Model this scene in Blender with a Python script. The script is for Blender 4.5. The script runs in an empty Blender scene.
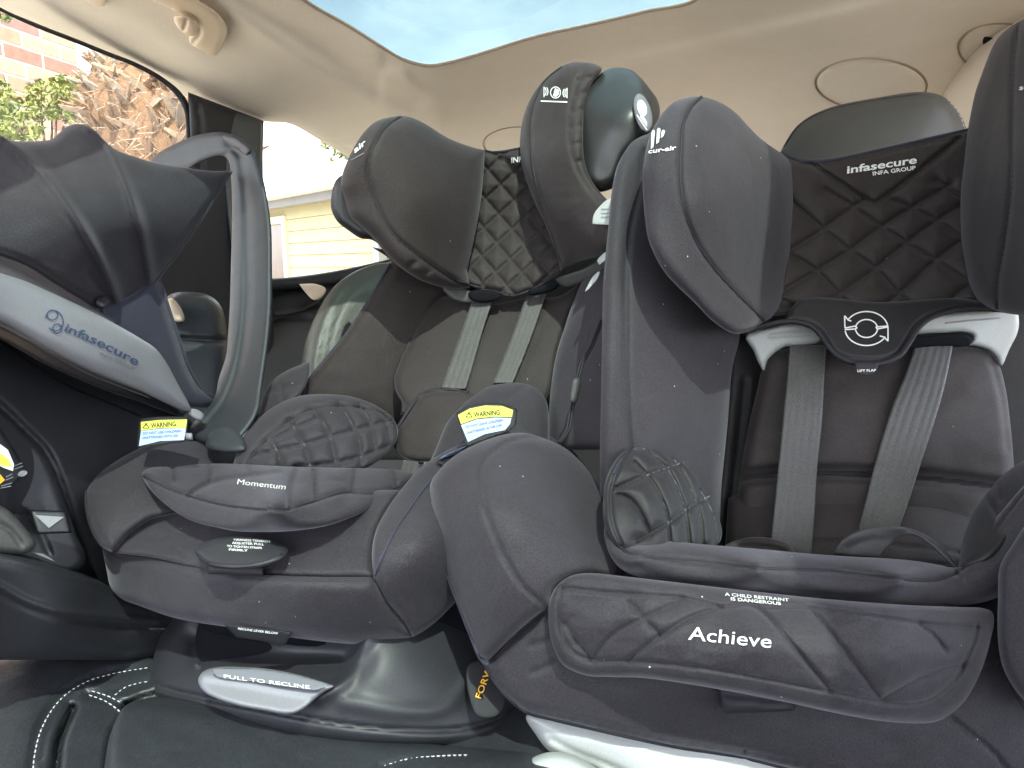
import bpy, math, random
import numpy as np
from mathutils import Vector, Matrix
from mathutils.geometry import delaunay_2d_cdt
random.seed(7); RNG = np.random.default_rng(7)
R = math.radians
SC = bpy.context.scene
COL = SC.collection

# ------------------------------------------------------------------ camera, sky, sun, exposure
F = 665.0; CAMZ = 1.30; PITCH = -10.0
cam_d = bpy.data.cameras.new('camera'); cam = bpy.data.objects.new('camera', cam_d); COL.objects.link(cam)
cam_d.sensor_width = 36.0; cam_d.lens = 36.0*F/1024.0
cam_d.clip_start = 0.02; cam_d.clip_end = 2000
cam.location = (0, 0, CAMZ); cam.rotation_euler = (R(90+PITCH), 0, 0)
SC.camera = cam
cam_d.dof.use_dof = False

SUN_EL, SUN_AZ = 60.0, 14.0          # azimuth: degrees to the right of straight behind the camera
w = bpy.data.worlds.new('World'); SC.world = w; w.use_nodes = True
nt = w.node_tree; bg = nt.nodes['Background']
sky = nt.nodes.new('ShaderNodeTexSky'); sky.sky_type = 'NISHITA'; sky.sun_disc = False
to_sun = Vector((math.sin(R(SUN_AZ))*math.cos(R(SUN_EL)), -math.cos(R(SUN_AZ))*math.cos(R(SUN_EL)), math.sin(R(SUN_EL))))
sky.sun_elevation = R(SUN_EL); sky.sun_rotation = math.atan2(to_sun.x, to_sun.y)
sky.air_density = 1.0; sky.dust_density = 2.0; sky.ozone_density = 1.0
cn = nt.nodes.new('ShaderNodeTexNoise'); cn.inputs['Scale'].default_value = 2.2; cn.inputs['Detail'].default_value = 7; cn.inputs['Roughness'].default_value = .55
tc_ = nt.nodes.new('ShaderNodeTexCoord'); mp_ = nt.nodes.new('ShaderNodeMapping'); mp_.inputs['Scale'].default_value = (1, 1, 2.6); nt.links.new(tc_.outputs['Generated'], mp_.inputs[0]); nt.links.new(mp_.outputs[0], cn.inputs['Vector'])
mr_ = nt.nodes.new('ShaderNodeMapRange'); mr_.inputs[1].default_value = .34; mr_.inputs[2].default_value = .60; nt.links.new(cn.outputs[0], mr_.inputs[0])
mc_ = nt.nodes.new('ShaderNodeMix'); mc_.data_type = 'RGBA'; mc_.inputs['B'].default_value = (6.4, 6.9, 7.6, 1); nt.links.new(mr_.outputs[0], mc_.inputs['Factor']); nt.links.new(sky.outputs[0], mc_.inputs['A'])
nt.links.new(mc_.outputs['Result'], bg.inputs[0]); bg.inputs[1].default_value = 0.15
sl = bpy.data.lights.new('sun', 'SUN'); so = bpy.data.objects.new('sun', sl); COL.objects.link(so)
sl.energy = 3.4; sl.angle = R(0.6); sl.color = (1.0, 0.95, 0.86)
so.rotation_euler = to_sun.to_track_quat('Z', 'Y').to_euler(); so.location = (0, -5, 8)
SC.view_settings.view_transform = 'Standard'; SC.view_settings.look = 'None'
SC.view_settings.exposure = 2.5; SC.view_settings.gamma = 1.0
SC.render.engine = 'CYCLES'
SC.cycles.use_denoising = True
SC.cycles.max_bounces = 8; SC.cycles.diffuse_bounces = 5; SC.cycles.sample_clamp_indirect = 8.0

# ------------------------------------------------------------------ helpers
CP, SP = math.cos(R(PITCH)), math.sin(R(PITCH))
def P(x, y, d):
    """world point seen at photo position x, y at depth d (arrays allowed)"""
    x = np.asarray(x, float); y = np.asarray(y, float); d = np.asarray(d, float)
    X = (x-512)/F*d; V = (384-y)/F*d
    return np.stack([X*np.ones_like(d), d*CP - V*SP, CAMZ + d*SP + V*CP], -1)
def PV(x, y, d): return Vector(P(x, y, d).tolist())

def cr(pts, step=3.0, closed=False):
    """Catmull-Rom through pts (corners flagged by a third item)"""
    pts = [tuple(p) for p in pts]
    n = len(pts)
    if closed:
        corners = [i for i, p in enumerate(pts) if len(p) > 2]
        if corners:
            k = corners[0]; pts = pts[k:]+pts[:k]; seq = pts+[pts[0]]
            out = []
            start = 0
            for i in range(1, len(seq)):
                if len(seq[i]) > 2 or i == len(seq)-1:
                    out.append(cr([q[:2] for q in seq[start:i+1]], step)[:-1]); start = i
            return np.concatenate(out)
        a = np.array([p[:2] for p in pts], float); idx = lambda i: a[i % n]; segs = n
    else:
        a = np.array([p[:2] for p in pts], float); idx = lambda i: a[min(max(i, 0), n-1)]; segs = n-1
    out = []
    for i in range(segs):
        p0, p1, p2, p3 = idx(i-1), idx(i), idx(i+1), idx(i+2)
        if not closed:
            if i == 0: p0 = 2*p1-p2
            if i == n-2: p3 = 2*p2-p1
        # centripetal form
        t0 = 0; t1 = t0+max(np.linalg.norm(p1-p0), 1e-3)**.5; t2 = t1+max(np.linalg.norm(p2-p1), 1e-3)**.5; t3 = t2+max(np.linalg.norm(p3-p2), 1e-3)**.5
        m = max(1, int(round(np.linalg.norm(p2-p1)/step)))
        for k in range(m):
            t = t1+(t2-t1)*k/m
            A1 = (t1-t)/(t1-t0)*p0+(t-t0)/(t1-t0)*p1; A2 = (t2-t)/(t2-t1)*p1+(t-t1)/(t2-t1)*p2; A3 = (t3-t)/(t3-t2)*p2+(t-t2)/(t3-t2)*p3
            B1 = (t2-t)/(t2-t0)*A1+(t-t0)/(t2-t0)*A2; B2 = (t3-t)/(t3-t1)*A2+(t-t1)/(t3-t1)*A3
            out.append((t2-t)/(t2-t1)*B1+(t-t1)/(t2-t1)*B2)
    if not closed: out.append(a[-1])
    return np.array(out)

def dist_poly(q, poly, closed=False):
    a = poly; b = np.roll(poly, -1, 0) if closed else poly[1:]
    if not closed: a = poly[:-1]
    best = np.full(len(q), 1e18)
    for s in range(0, len(a), 64):
        A = a[s:s+64][None]; B = b[s:s+64][None]; Q = q[:, None]
        ab = B-A; L = (ab**2).sum(-1); L[L == 0] = 1e-9
        t = np.clip(((Q-A)*ab).sum(-1)/L, 0, 1)
        d = ((Q-(A+t[..., None]*ab))**2).sum(-1).min(1)
        best = np.minimum(best, d)
    return np.sqrt(best)

def inside(q, poly):
    x, y = q[:, 0], q[:, 1]; c = np.zeros(len(q), bool)
    a = poly; b = np.roll(poly, -1, 0)
    for (x1, y1), (x2, y2) in zip(a, b):
        if y1 == y2: continue
        m = ((y1 > y) != (y2 > y)) & (x < (x2-x1)*(y-y1)/(y2-y1)+x1)
        c ^= m
    return c

class TPS:
    def __init__(s, pts, lam=2e-3):
        p = np.array(pts, float); s.c = p[:, :2]/100.0; n = len(p); v = p[:, 2]
        if n < 4:
            A = np.c_[np.ones(n), s.c]; s.a = np.linalg.lstsq(A, v, rcond=None)[0]; s.w = None; return
        K = s.U(s.c, s.c)+lam*np.eye(n); Q = np.c_[np.ones(n), s.c]
        M = np.block([[K, Q], [Q.T, np.zeros((3, 3))]])
        sol = np.linalg.lstsq(M, np.r_[v, 0, 0, 0], rcond=None)[0]; s.w = sol[:n]; s.a = sol[n:]
    def U(s, a, b):
        r = ((a[:, None]-b[None])**2).sum(-1); return np.where(r > 0, r*np.log(r+1e-12)*.5, 0)
    def __call__(s, q):
        q = np.asarray(q, float)/100.0; o = s.a[0]+q@s.a[1:]
        if s.w is not None: o = o+s.U(q, s.c)@s.w
        return o

def vnoise(q, scale, seed):
    """smooth value noise on photo-plane coordinates, for wrinkles"""
    rs = np.random.default_rng(seed); T = rs.uniform(-1, 1, (64, 64))
    u = q/scale; i = np.floor(u).astype(int); f = u-i; f = f*f*(3-2*f)
    g = lambda a, b: T[a % 64, b % 64]
    return ((g(i[:, 0], i[:, 1])*(1-f[:, 0])+g(i[:, 0]+1, i[:, 1])*f[:, 0])*(1-f[:, 1]) +
            (g(i[:, 0], i[:, 1]+1)*(1-f[:, 0])+g(i[:, 0]+1, i[:, 1]+1)*f[:, 0])*f[:, 1])

def mesh_obj(name, v, f, mat, parent=None, smooth=True):
    me = bpy.data.meshes.new(name)
    v = np.asarray(v, float)
    loc = Vector((0, 0, 0))
    o = bpy.data.objects.new(name, me); COL.objects.link(o)
    if parent is not None:
        o.parent = parent
        r = parent
        while r is not None: loc = loc+r.location; r = r.parent
    v = v-np.array(loc)
    me.from_pydata(v.tolist(), [], f); me.update()
    if smooth: me.polygons.foreach_set('use_smooth', [True]*len(me.polygons))
    if mat: me.materials.append(mat)
    return o

def thing(name, label, cat, loc, group=None):
    o = bpy.data.objects.new(name, None); COL.objects.link(o)
    o.location = loc; o.empty_display_size = .05
    o['label'] = label; o['category'] = cat
    if group: o['group'] = group
    return o
def tag(o, label=None, cat=None, kind=None, group=None):
    if label: o['label'] = label
    if cat: o['category'] = cat
    if kind: o['kind'] = kind
    if group: o['group'] = group
    return o

class Pad:
    """A stuffed or moulded piece: outline, a curved base surface at its own distance, rounded on both sides,
    with sewn seams (creases) and real thickness."""
    def __init__(s, name, outline, depth, mat, parent=None, bulge=.012, R=12, belly=0.0, thick=.03, seams=(), step=3.2,
                 wrinkle=0.0, wscale=22, seed=1, power=2.0, raw=False, extra=None, back=True):
        s.poly = cr(outline, 3.0 if not raw else 1e9, closed=True) if not raw else np.array([p[:2] for p in outline], float)
        s.tps = TPS(depth); s.bulge = bulge; s.R = R; s.belly = belly; s.power = power
        s.seams = [(cr(sm[0], 3.0), sm[1], sm[2], sm[3] if len(sm) > 3 else 'g') for sm in seams]
        s.wr = wrinkle; s.ws = wscale; s.seed = seed; s.extra = extra
        mn = s.poly.min(0); mx = s.poly.max(0)
        gx = np.arange(mn[0], mx[0], step); gy = np.arange(mn[1], mx[1], step*.866)
        G = np.array([(x+(step/2 if j % 2 else 0), y) for j, y in enumerate(gy) for x in gx])
        G = G[inside(G, s.poly)]
        d = dist_poly(G, s.poly, True); s.dmax = max(d.max(), 1e-3); G = G[d > min(step*.55, R*.5)]
        rings = []
        nrm = np.roll(s.poly, -1, 0)-np.roll(s.poly, 1, 0); nrm = np.c_[-nrm[:, 1], nrm[:, 0]]; nrm /= np.linalg.norm(nrm, axis=1, keepdims=True)+1e-9
        q = s.poly+nrm*.5
        if inside(q, s.poly).mean() < .5: nrm = -nrm
        for off in (min(.35, R*.05), min(1.1, R*.2)):
            q = s.poly+nrm*off; q = q[inside(q, s.poly)]
            dd = dist_poly(q, s.poly, True); rings.append(q[dd > off*.8])
        pts = np.concatenate([s.poly]+rings+[G]); n = len(s.poly)
        res = delaunay_2d_cdt([Vector(p) for p in pts.tolist()], [], [list(range(n))], 1, 1e-4)
        vv = np.array([tuple(p) for p in res[0]]); ff = [tuple(t) for t in res[2]]
        h, prof, db = s.height(vv)
        b = s.tps(vv)
        front = P(vv[:, 0], vv[:, 1], b-h)
        if ff:
            a = front[list(ff[0])]; nn = np.cross(a[1]-a[0], a[2]-a[0])
            if nn@(np.array([0, 0, CAMZ])-a[0]) < 0: ff = [t[::-1] for t in ff]
        if back:
            bk = P(vv[:, 0], vv[:, 1], b+thick*prof+1e-5)
            on = db < 1e-3
            m = len(vv); mp = np.where(on, np.arange(m), 0)
            inner = np.where(~on)[0]; mp[inner] = m+np.arange(len(inner))
            V = np.concatenate([front, bk[inner]])
            FF = ff+[tuple(int(mp[i]) for i in t[::-1]) for t in ff if not all(on[i] for i in t)]
        else:
            V = front; FF = ff
        s.o = mesh_obj(name, V, FF, mat, parent)
    def height(s, q):
        db = dist_poly(q, s.poly, True)
        e = np.clip(db/s.R, 0, 1); prof = (1-(1-e)**s.power)**(1/s.power)
        h = s.bulge*prof
        if s.belly:
            t = np.clip(db/s.dmax, 0, 1); h = h+s.belly*np.sin(t*math.pi/2)
        qm = np.zeros(len(q))
        for poly, dep, wid, kind in s.seams:
            dd = dist_poly(q, poly)
            if kind == 'g': h = h-dep*np.exp(-(dd/wid)**2)*np.minimum(1, .25+prof)
            elif kind == 'q': qm = np.maximum(qm, dep*np.exp(-dd/wid)+dep*.35*np.exp(-(dd/1.6)**2))
            elif kind == 'r': h = h+dep*np.exp(-(dd/wid)**2)
        h = h-qm*np.minimum(1, .2+prof)
        if s.wr:
            h = h+prof*s.wr*(vnoise(q, s.ws, s.seed)+.5*vnoise(q*[1, 1.7], s.ws*.45, s.seed+5))
        if s.extra is not None: h = h+s.extra(q)*prof
        return h, prof, db
    def at(s, q, off=0.0):
        q = np.atleast_2d(np.asarray(q, float)); h, _, _ = s.height(q)
        return P(q[:, 0], q[:, 1], s.tps(q)-h-off)

def tube_verts(pts, r, n=8, closed=False):
    pts = np.asarray(pts, float); m = len(pts)
    tan = np.gradient(pts, axis=0); tan /= np.linalg.norm(tan, axis=1, keepdims=True)+1e-12
    up = np.array([0, 0, 1.]) if abs(tan[0][2]) < .9 else np.array([1., 0, 0])
    nx = np.cross(tan[0], up); nx /= np.linalg.norm(nx)
    V = []; rr = np.broadcast_to(r, (m,))
    for i in range(m):
        nx = nx-tan[i]*(nx@tan[i]); nx /= np.linalg.norm(nx)+1e-12; ny = np.cross(tan[i], nx)
        for k in range(n):
            a = 2*math.pi*k/n; V.append(pts[i]+rr[i]*(nx*math.cos(a)+ny*math.sin(a)))
    Fc = [(i*n+k, i*n+(k+1) % n, (i+1)*n+(k+1) % n, (i+1)*n+k) for i in range(m-1) for k in range(n)]
    Fc += [tuple(range(n))[::-1], tuple((m-1)*n+k for k in range(n))]
    return V, Fc
def threads(pad, lines, mat_, r=.0005, sink=-.0002, name='seam_thread'):
    V = []; Fc = []
    for ln in lines:
        a, b = tube_verts(pad.at(cr(ln, 3.0), -sink), r, 5); k = len(V); V += list(a); Fc += [tuple(i+k for i in t) for t in b]
    return mesh_obj(name, V, Fc, mat_, pad.o)
def tube(name, pts, r, mat, parent, n=8):
    V, Fc = tube_verts(pts, r, n); return mesh_obj(name, V, Fc, mat, parent)
def piping(pad, line, mat, r=.0016, sink=.0, name='piping'):
    q = cr(line, 3.0); q = q[:]
    return tube(name, pad.at(q, -sink), r, mat, pad.o, 6)

def split_tris(v, f):
    v = [tuple(p) for p in v]; mid = {}; out = []
    def m_(a, b):
        k = (min(a, b), max(a, b))
        if k not in mid: mid[k] = len(v); v.append(((v[a][0]+v[b][0])/2, (v[a][1]+v[b][1])/2))
        return mid[k]
    for a, b, c in f:
        ab, bc, ca = m_(a, b), m_(b, c), m_(c, a); out += [(a, ab, ca), (ab, b, bc), (ca, bc, c), (ab, bc, ca)]
    return np.array(v), out
def text_mesh(body, size_spacing=1.0, bold=0.0, shear=0.0):
    cu = bpy.data.curves.new('lettering_curve', 'FONT'); cu.body = body; cu.size = 1; cu.space_character = size_spacing
    cu.offset = bold; cu.shear = shear; cu.resolution_u = 3
    o = bpy.data.objects.new('lettering_curve', cu); COL.objects.link(o)
    bpy.context.view_layer.update()
    me = bpy.data.meshes.new_from_object(o.evaluated_get(bpy.context.evaluated_depsgraph_get()))
    v = np.array([tuple(x.co) for x in me.vertices]).reshape(-1, 3)[:, :2]; f = (me.calc_loop_triangles(), [tuple(t.vertices) for t in me.loop_triangles])[1]
    v, f = split_tris(v, f)
    bpy.data.objects.remove(o); bpy.data.curves.remove(cu); bpy.data.meshes.remove(me)
    return v, f
def lettering(pad, body, p0, p1, h, mat, bold=.01, off=.0013, shear=0.0, curve=None, up=None, name='lettering'):
    """print along p0 -> p1 (baseline, photo positions) with capital height h on a pad's surface"""
    v, f = text_mesh(body, bold=bold, shear=shear)
    x0, x1 = v[:, 0].min(), v[:, 0].max(); p0 = np.array(p0, float); p1 = np.array(p1, float)
    u = p1-p0; L = np.linalg.norm(u); n = np.array([u[1], -u[0]])/L if up is None else np.array(up, float)
    t = (v[:, :1]-x0)/(x1-x0); q = p0+t*u+v[:, 1:]*(h/.73)*n
    if curve is not None: q = q+np.array([curve(a) for a in t[:, 0]])
    W = pad.at(q, off)
    return flat(name, W, f, mat, pad.o)
def flat(name, W, f, mat, parent):
    W = np.asarray(W)
    c = np.array([0, 0, CAMZ]); ff = []
    for t in f:
        a = W[list(t[:3])]; nn = np.cross(a[1]-a[0], a[2]-a[0])
        ff.append(tuple(t) if nn@(c-a[0]) > 0 else tuple(t)[::-1])
    return mesh_obj(name, W, ff, mat, parent, smooth=False)
def shape_on(pad, name, poly, mat, off=.0012):
    poly = cr([(*p[:2], 1) for p in poly], 2.5, True); mn = poly.min(0); mx = poly.max(0)
    G = np.array([(x, y) for x in np.arange(mn[0], mx[0], 2.5) for y in np.arange(mn[1], mx[1], 2.5)]+[tuple(poly.mean(0))]); G = G[inside(G, poly)]
    if len(G): G = G[dist_poly(G, poly, True) > .6]
    pts = np.concatenate([poly, G]) if len(G) else poly
    r = delaunay_2d_cdt([Vector(p) for p in pts.tolist()], [], [list(range(len(poly)))], 1, 1e-4)
    q = np.array([tuple(p) for p in r[0]]); return flat(name, pad.at(q, off), [tuple(t) for t in r[2]], mat, pad.o)
def stroke_on(pad, name, lines, wpx, mat, off=.0012):
    V = []; Fc = []
    for ln in lines:
        q = np.array(ln, float)
        for a, b in zip(q[:-1], q[1:]):
            t = b-a; L = np.linalg.norm(t)
            if L < 1e-6: continue
            t /= L; n = np.array([-t[1], t[0]])*wpx/2; a2 = a-t*wpx*.2; b2 = b+t*wpx*.2; m = max(1, int(L/2.5)); k = len(V)
            for i in range(m+1):
                c = a2+(b2-a2)*i/m; V += [c+n, c-n]
            Fc += [(k+2*i, k+2*i+2, k+2*i+3, k+2*i+1) for i in range(m)]
    return flat(name, pad.at(np.array(V), off), Fc, mat, pad.o)
def arc(c, rx, ry, a0, a1, n=16, rot=0):
    t = np.radians(np.linspace(a0, a1, n)); x = rx*np.cos(t); y = -ry*np.sin(t); cr_, sr = math.cos(R(rot)), math.sin(R(rot))
    return np.c_[c[0]+x*cr_-y*sr, c[1]+x*sr+y*cr_]

def box_mesh(lo, hi, bev=0.0):
    import bmesh
    bm = bmesh.new(); bmesh.ops.create_cube(bm, size=1)
    for v in bm.verts: v.co = Vector([(lo[i]+hi[i])/2+v.co[i]*(hi[i]-lo[i]) for i in range(3)])
    if bev: bmesh.ops.bevel(bm, geom=bm.edges[:], offset=bev, segments=2, affect='EDGES')
    V = [tuple(v.co) for v in bm.verts]; Fc = [tuple(x.index for x in f.verts) for f in bm.faces]; bm.verts.index_update()
    Fc = [tuple(v.index for v in f.verts) for f in bm.faces]; bm.free(); return V, Fc

# ------------------------------------------------------------------ materials
def mat(name, col, rough=.6, spec=.5, metal=0, sheen=0, bump=0, bscale=900, mottle=0, mscale=12, lint=0, coat=0, tint2=None, trans=0, vein=0):
    m = bpy.data.materials.new(name); m.use_nodes = True; N = m.node_tree.nodes; L = m.node_tree.links
    b = N['Principled BSDF']; b.inputs['Base Color'].default_value = (*col, 1); b.inputs['Roughness'].default_value = rough
    b.inputs['Specular IOR Level'].default_value = spec; b.inputs['Metallic'].default_value = metal
    b.inputs['Sheen Weight'].default_value = sheen; b.inputs['Sheen Roughness'].default_value = .4; b.inputs['Sheen Tint'].default_value = (.95, .92, 1.0, 1)
    b.inputs['Coat Weight'].default_value = coat; b.inputs['Coat Roughness'].default_value = .15
    g = N.new('ShaderNodeNewGeometry'); last = None
    if mottle or tint2 or lint:
        n1 = N.new('ShaderNodeTexNoise'); n1.inputs['Scale'].default_value = mscale; n1.inputs['Detail'].default_value = 8; n1.inputs['Roughness'].default_value = .65
        L.new(g.outputs['Position'], n1.inputs['Vector'])
        mx = N.new('ShaderNodeMix'); mx.data_type = 'RGBA'
        c2 = tint2 or tuple(min(1, c*(1+mottle)) for c in col); c1 = col if tint2 else tuple(c*(1-mottle) for c in col)
        mx.inputs['A'].default_value = (*c1, 1); mx.inputs['B'].default_value = (*c2, 1)
        rr = N.new('ShaderNodeMapRange'); rr.inputs[1].default_value = .3; rr.inputs[2].default_value = .7
        L.new(n1.outputs[0], rr.inputs[0]); L.new(rr.outputs[0], mx.inputs['Factor']); last = mx.outputs['Result']
        n4 = N.new('ShaderNodeTexNoise'); n4.inputs['Scale'].default_value = 650; n4.inputs['Detail'].default_value = 3
        L.new(g.outputs['Position'], n4.inputs['Vector'])
        m4 = N.new('ShaderNodeMapRange'); m4.inputs[1].default_value = .3; m4.inputs[2].default_value = .7; m4.inputs[3].default_value = 1-mottle*2.4; m4.inputs[4].default_value = 1+mottle*2.4
        L.new(n4.outputs[0], m4.inputs[0])
        vm = N.new('ShaderNodeVectorMath'); vm.operation = 'SCALE'; L.new(last, vm.inputs[0]); L.new(m4.outputs[0], vm.inputs['Scale']); last = vm.outputs[0]
        if lint:
            vo = N.new('ShaderNodeTexVoronoi'); vo.inputs['Scale'].default_value = 95; L.new(g.outputs['Position'], vo.inputs['Vector'])
            lt = N.new('ShaderNodeMath'); lt.operation = 'LESS_THAN'; lt.inputs[1].default_value = .065
            L.new(vo.outputs['Distance'], lt.inputs[0])
            sp = N.new('ShaderNodeSeparateColor'); L.new(vo.outputs['Color'], sp.inputs[0])
            gt = N.new('ShaderNodeMath'); gt.operation = 'GREATER_THAN'; gt.inputs[1].default_value = 1-lint; L.new(sp.outputs[0], gt.inputs[0])
            mu = N.new('ShaderNodeMath'); mu.operation = 'MULTIPLY'; L.new(lt.outputs[0], mu.inputs[0]); L.new(gt.outputs[0], mu.inputs[1])
            m2 = N.new('ShaderNodeMix'); m2.data_type = 'RGBA'; m2.inputs['B'].default_value = (.5, .5, .52, 1)
            L.new(mu.outputs[0], m2.inputs['Factor']); L.new(last, m2.inputs['A']); last = m2.outputs['Result']
        L.new(last, b.inputs['Base Color'])
    if bump:
        n2 = N.new('ShaderNodeTexNoise'); n2.inputs['Scale'].default_value = bscale; n2.inputs['Detail'].default_value = 4
        L.new(g.outputs['Position'], n2.inputs['Vector'])
        bp = N.new('ShaderNodeBump'); bp.inputs['Strength'].default_value = bump; bp.inputs['Distance'].default_value = .0008
        L.new(n2.outputs[0], bp.inputs['Height'])
        n3 = N.new('ShaderNodeTexNoise'); n3.inputs['Scale'].default_value = 34; n3.inputs['Detail'].default_value = 5; L.new(g.outputs['Position'], n3.inputs['Vector'])
        bp2 = N.new('ShaderNodeBump'); bp2.inputs['Strength'].default_value = min(1, bump*.9); bp2.inputs['Distance'].default_value = .0022
        L.new(n3.outputs[0], bp2.inputs['Height']); L.new(bp.outputs[0], bp2.inputs['Normal'])
        L.new(bp2.outputs[0], b.inputs['Normal'])
        rv = N.new('ShaderNodeMapRange'); rv.inputs[3].default_value = max(0, rough-.08); rv.inputs[4].default_value = min(1, rough+.1); L.new(n3.outputs[0], rv.inputs[0]); L.new(rv.outputs[0], b.inputs['Roughness'])
    return m
M = {}
M['fabric'] = mat('black_knit_fabric', (.0235, .0200, .0240), .68, .36, sheen=.20, bump=.45, mottle=.17, lint=.10)
M['fabric2'] = mat('black_quilted_fabric', (.0110, .0095, .0105), .55, .38, sheen=.12, bump=.45, mottle=.17, lint=.03)
M['fabricwarm'] = mat('warm_lit_black_fabric', (.0240, .0180, .0165), .68, .34, sheen=.16, bump=.4, mottle=.17, lint=.03)  # black cloth; warm headliner light and cavity shade put into its colour
M['navy'] = mat('navy_edge_fabric', (.020, .020, .034), .6, .4, sheen=.2, bump=.3, mottle=.1)
M['pipe'] = mat('black_piping', (.018, .016, .02), .6, .3, bump=.2)
M['canopy'] = mat('charcoal_canopy_cloth', (.025, .023, .027), .75, .3, sheen=.15, bump=.4, mottle=.12, mscale=30)
M['silver'] = mat('pearl_grey_plastic', (.20, .20, .215), .38, .5, bump=.05, mottle=.03)
M['handle'] = mat('slate_grey_plastic', (.022, .025, .030), .55, .5, bump=.15, mottle=.08)
M['plastic'] = mat('black_plastic', (.014, .014, .017), .45, .5, bump=.15, mottle=.15)
M['pod'] = mat('glossy_dark_plastic', (.026, .027, .026), .36, .5, bump=.06, mottle=.1)
M['base'] = mat('satin_black_plastic', (.022, .022, .026), .5, .5, bump=.12, mottle=.1)
M['leather'] = mat('black_leather', (.028, .030, .034), .36, .5, bump=.5, bscale=420, mottle=.12)
M['leather2'] = mat('olive_black_leather', (.034, .033, .024), .45, .5, bump=.4, bscale=420, mottle=.12)
M['headrest'] = mat('grey_vinyl', (.045, .048, .046), .42, .5, bump=.25, bscale=500, mottle=.08)
M['web'] = mat('grey_webbing', (.055, .052, .048), .5, .5, sheen=.2, bump=.5, bscale=1100, mottle=.14)
M['webdark'] = mat('dark_webbing', (.035, .034, .036), .5, .4, sheen=.1, bump=.4, bscale=1100, mottle=.14)
M['liner'] = mat('beige_headliner', (.72, .65, .555), .95, .15, bump=.25, bscale=700, mottle=.03)
M['beige'] = mat('beige_plastic', (.62, .50, .37), .5, .4, bump=.08, mottle=.03)
M['white'] = mat('white_plastic', (.34, .35, .34), .45, .5, bump=.05, mottle=.03)
M['print'] = mat('white_print', (.70, .70, .68), .6, .3)
M['greyprint'] = mat('grey_print', (.15, .155, .17), .6, .3)
M['blueprint'] = mat('slate_blue_print', (.04, .06, .12), .6, .3)
M['label'] = mat('pale_blue_label', (.34, .42, .66), .6, .3, mottle=.04)
M['yellow'] = mat('yellow_label', (.58, .58, .08), .6, .3)
M['blackprint'] = mat('black_print', (.01, .01, .012), .6, .3)
M['bluetext'] = mat('blue_print', (.06, .10, .35), .6, .3)
M['orange'] = mat('orange_print', (.75, .38, .03), .6, .3)
M['dark'] = mat('recess_shade_black', (.006, .006, .008), .8, .1)  # near-black; shade of slots, holes and undersides put into the colour
M['grey'] = mat('dark_grey_trim', (.055, .055, .052), .5, .4, bump=.2, mottle=.1)
M['red'] = mat('maroon_plastic', (.12, .02, .03), .5, .4)
M['thread'] = mat('grey_thread', (.17, .16, .17), .8, .2)
M['stitch'] = mat('white_thread', (.62, .63, .62), .8, .2)
M['line'] = mat('dark_trim_line', (.34, .27, .21), .7, .2)

# ================================================================== SETTING: sky dome is the world; ground outside
def plane(name, x0, y0, x1, y1, z, m):
    return mesh_obj(name, [(x0, y0, z), (x1, y0, z), (x1, y1, z), (x0, y1, z)], [(0, 1, 2, 3)], m, None, False)
M['paving'] = mat('concrete_ground', (.36, .33, .29), .9, .2, bump=.3, bscale=60, mottle=.15, mscale=2)
g = plane('ground', -300, -300, 300, 300, 0, M['paving']); tag(g, 'pale concrete ground outside the car', kind='structure')

# ------------------------------------------------------------------ brick house wall (left window)
M['mortar'] = mat('pale_mortar', (.72, .67, .62), .95, .1, bump=.4, bscale=200, mottle=.08, mscale=20)
BR = [mat('brick_clay_%s' % n, c, .9, .15, bump=.5, bscale=160, mottle=.16, mscale=25) for n, c in
      (('orange', (.38, .21, .145)), ('red', (.32, .155, .12)), ('brown', (.26, .15, .13)), ('tan', (.42, .27, .19)))]
corner = P(79, 80, 4.5); dirw = np.array([.27, 1.0]); dirw /= np.linalg.norm(dirw); nw = np.array([dirw[1], -dirw[0]])
bw = thing('brick_wall', 'sunlit red brick house wall seen through the side window', 'wall', (corner[0], corner[1], 0))
def wallbox(a0, a1, z0, z1, t0, t1):
    """box along the wall: a = metres from the corner toward the camera, t = depth outward"""
    c = np.array(corner[:2]); V = []
    for a in (a0, a1):
        for t in (t0, t1):
            p = c-dirw*a+nw*t
            for z in (z0, z1): V.append((p[0], p[1], z))
    return V, [(0, 1, 3, 2), (4, 6, 7, 5), (0, 4, 5, 1), (2, 3, 7, 6), (0, 2, 6, 4), (1, 5, 7, 3)]
V, Fc = wallbox(.004, 4, 0, 5.2, -.22, -.005); mesh_obj('mortar', V, Fc, M['mortar'], bw, False)
bz = 1.95; row = 0; nb = 0
zc = CAMZ
brickmesh = {}
for r in range(30):
    z = 2.0+r*.092
    for k in range(9):
        a = .0+(k-(.5 if r % 2 else 0))*.262
        a0, a1 = max(a, 0), a+.245
        if a1 < .05: continue
        V, Fc = wallbox(a0, a1, z, z+.077, -.05, random.uniform(0, .004))
        o = mesh_obj('brick', V, Fc, random.choice(BR), bw, False); nb += 1

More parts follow.
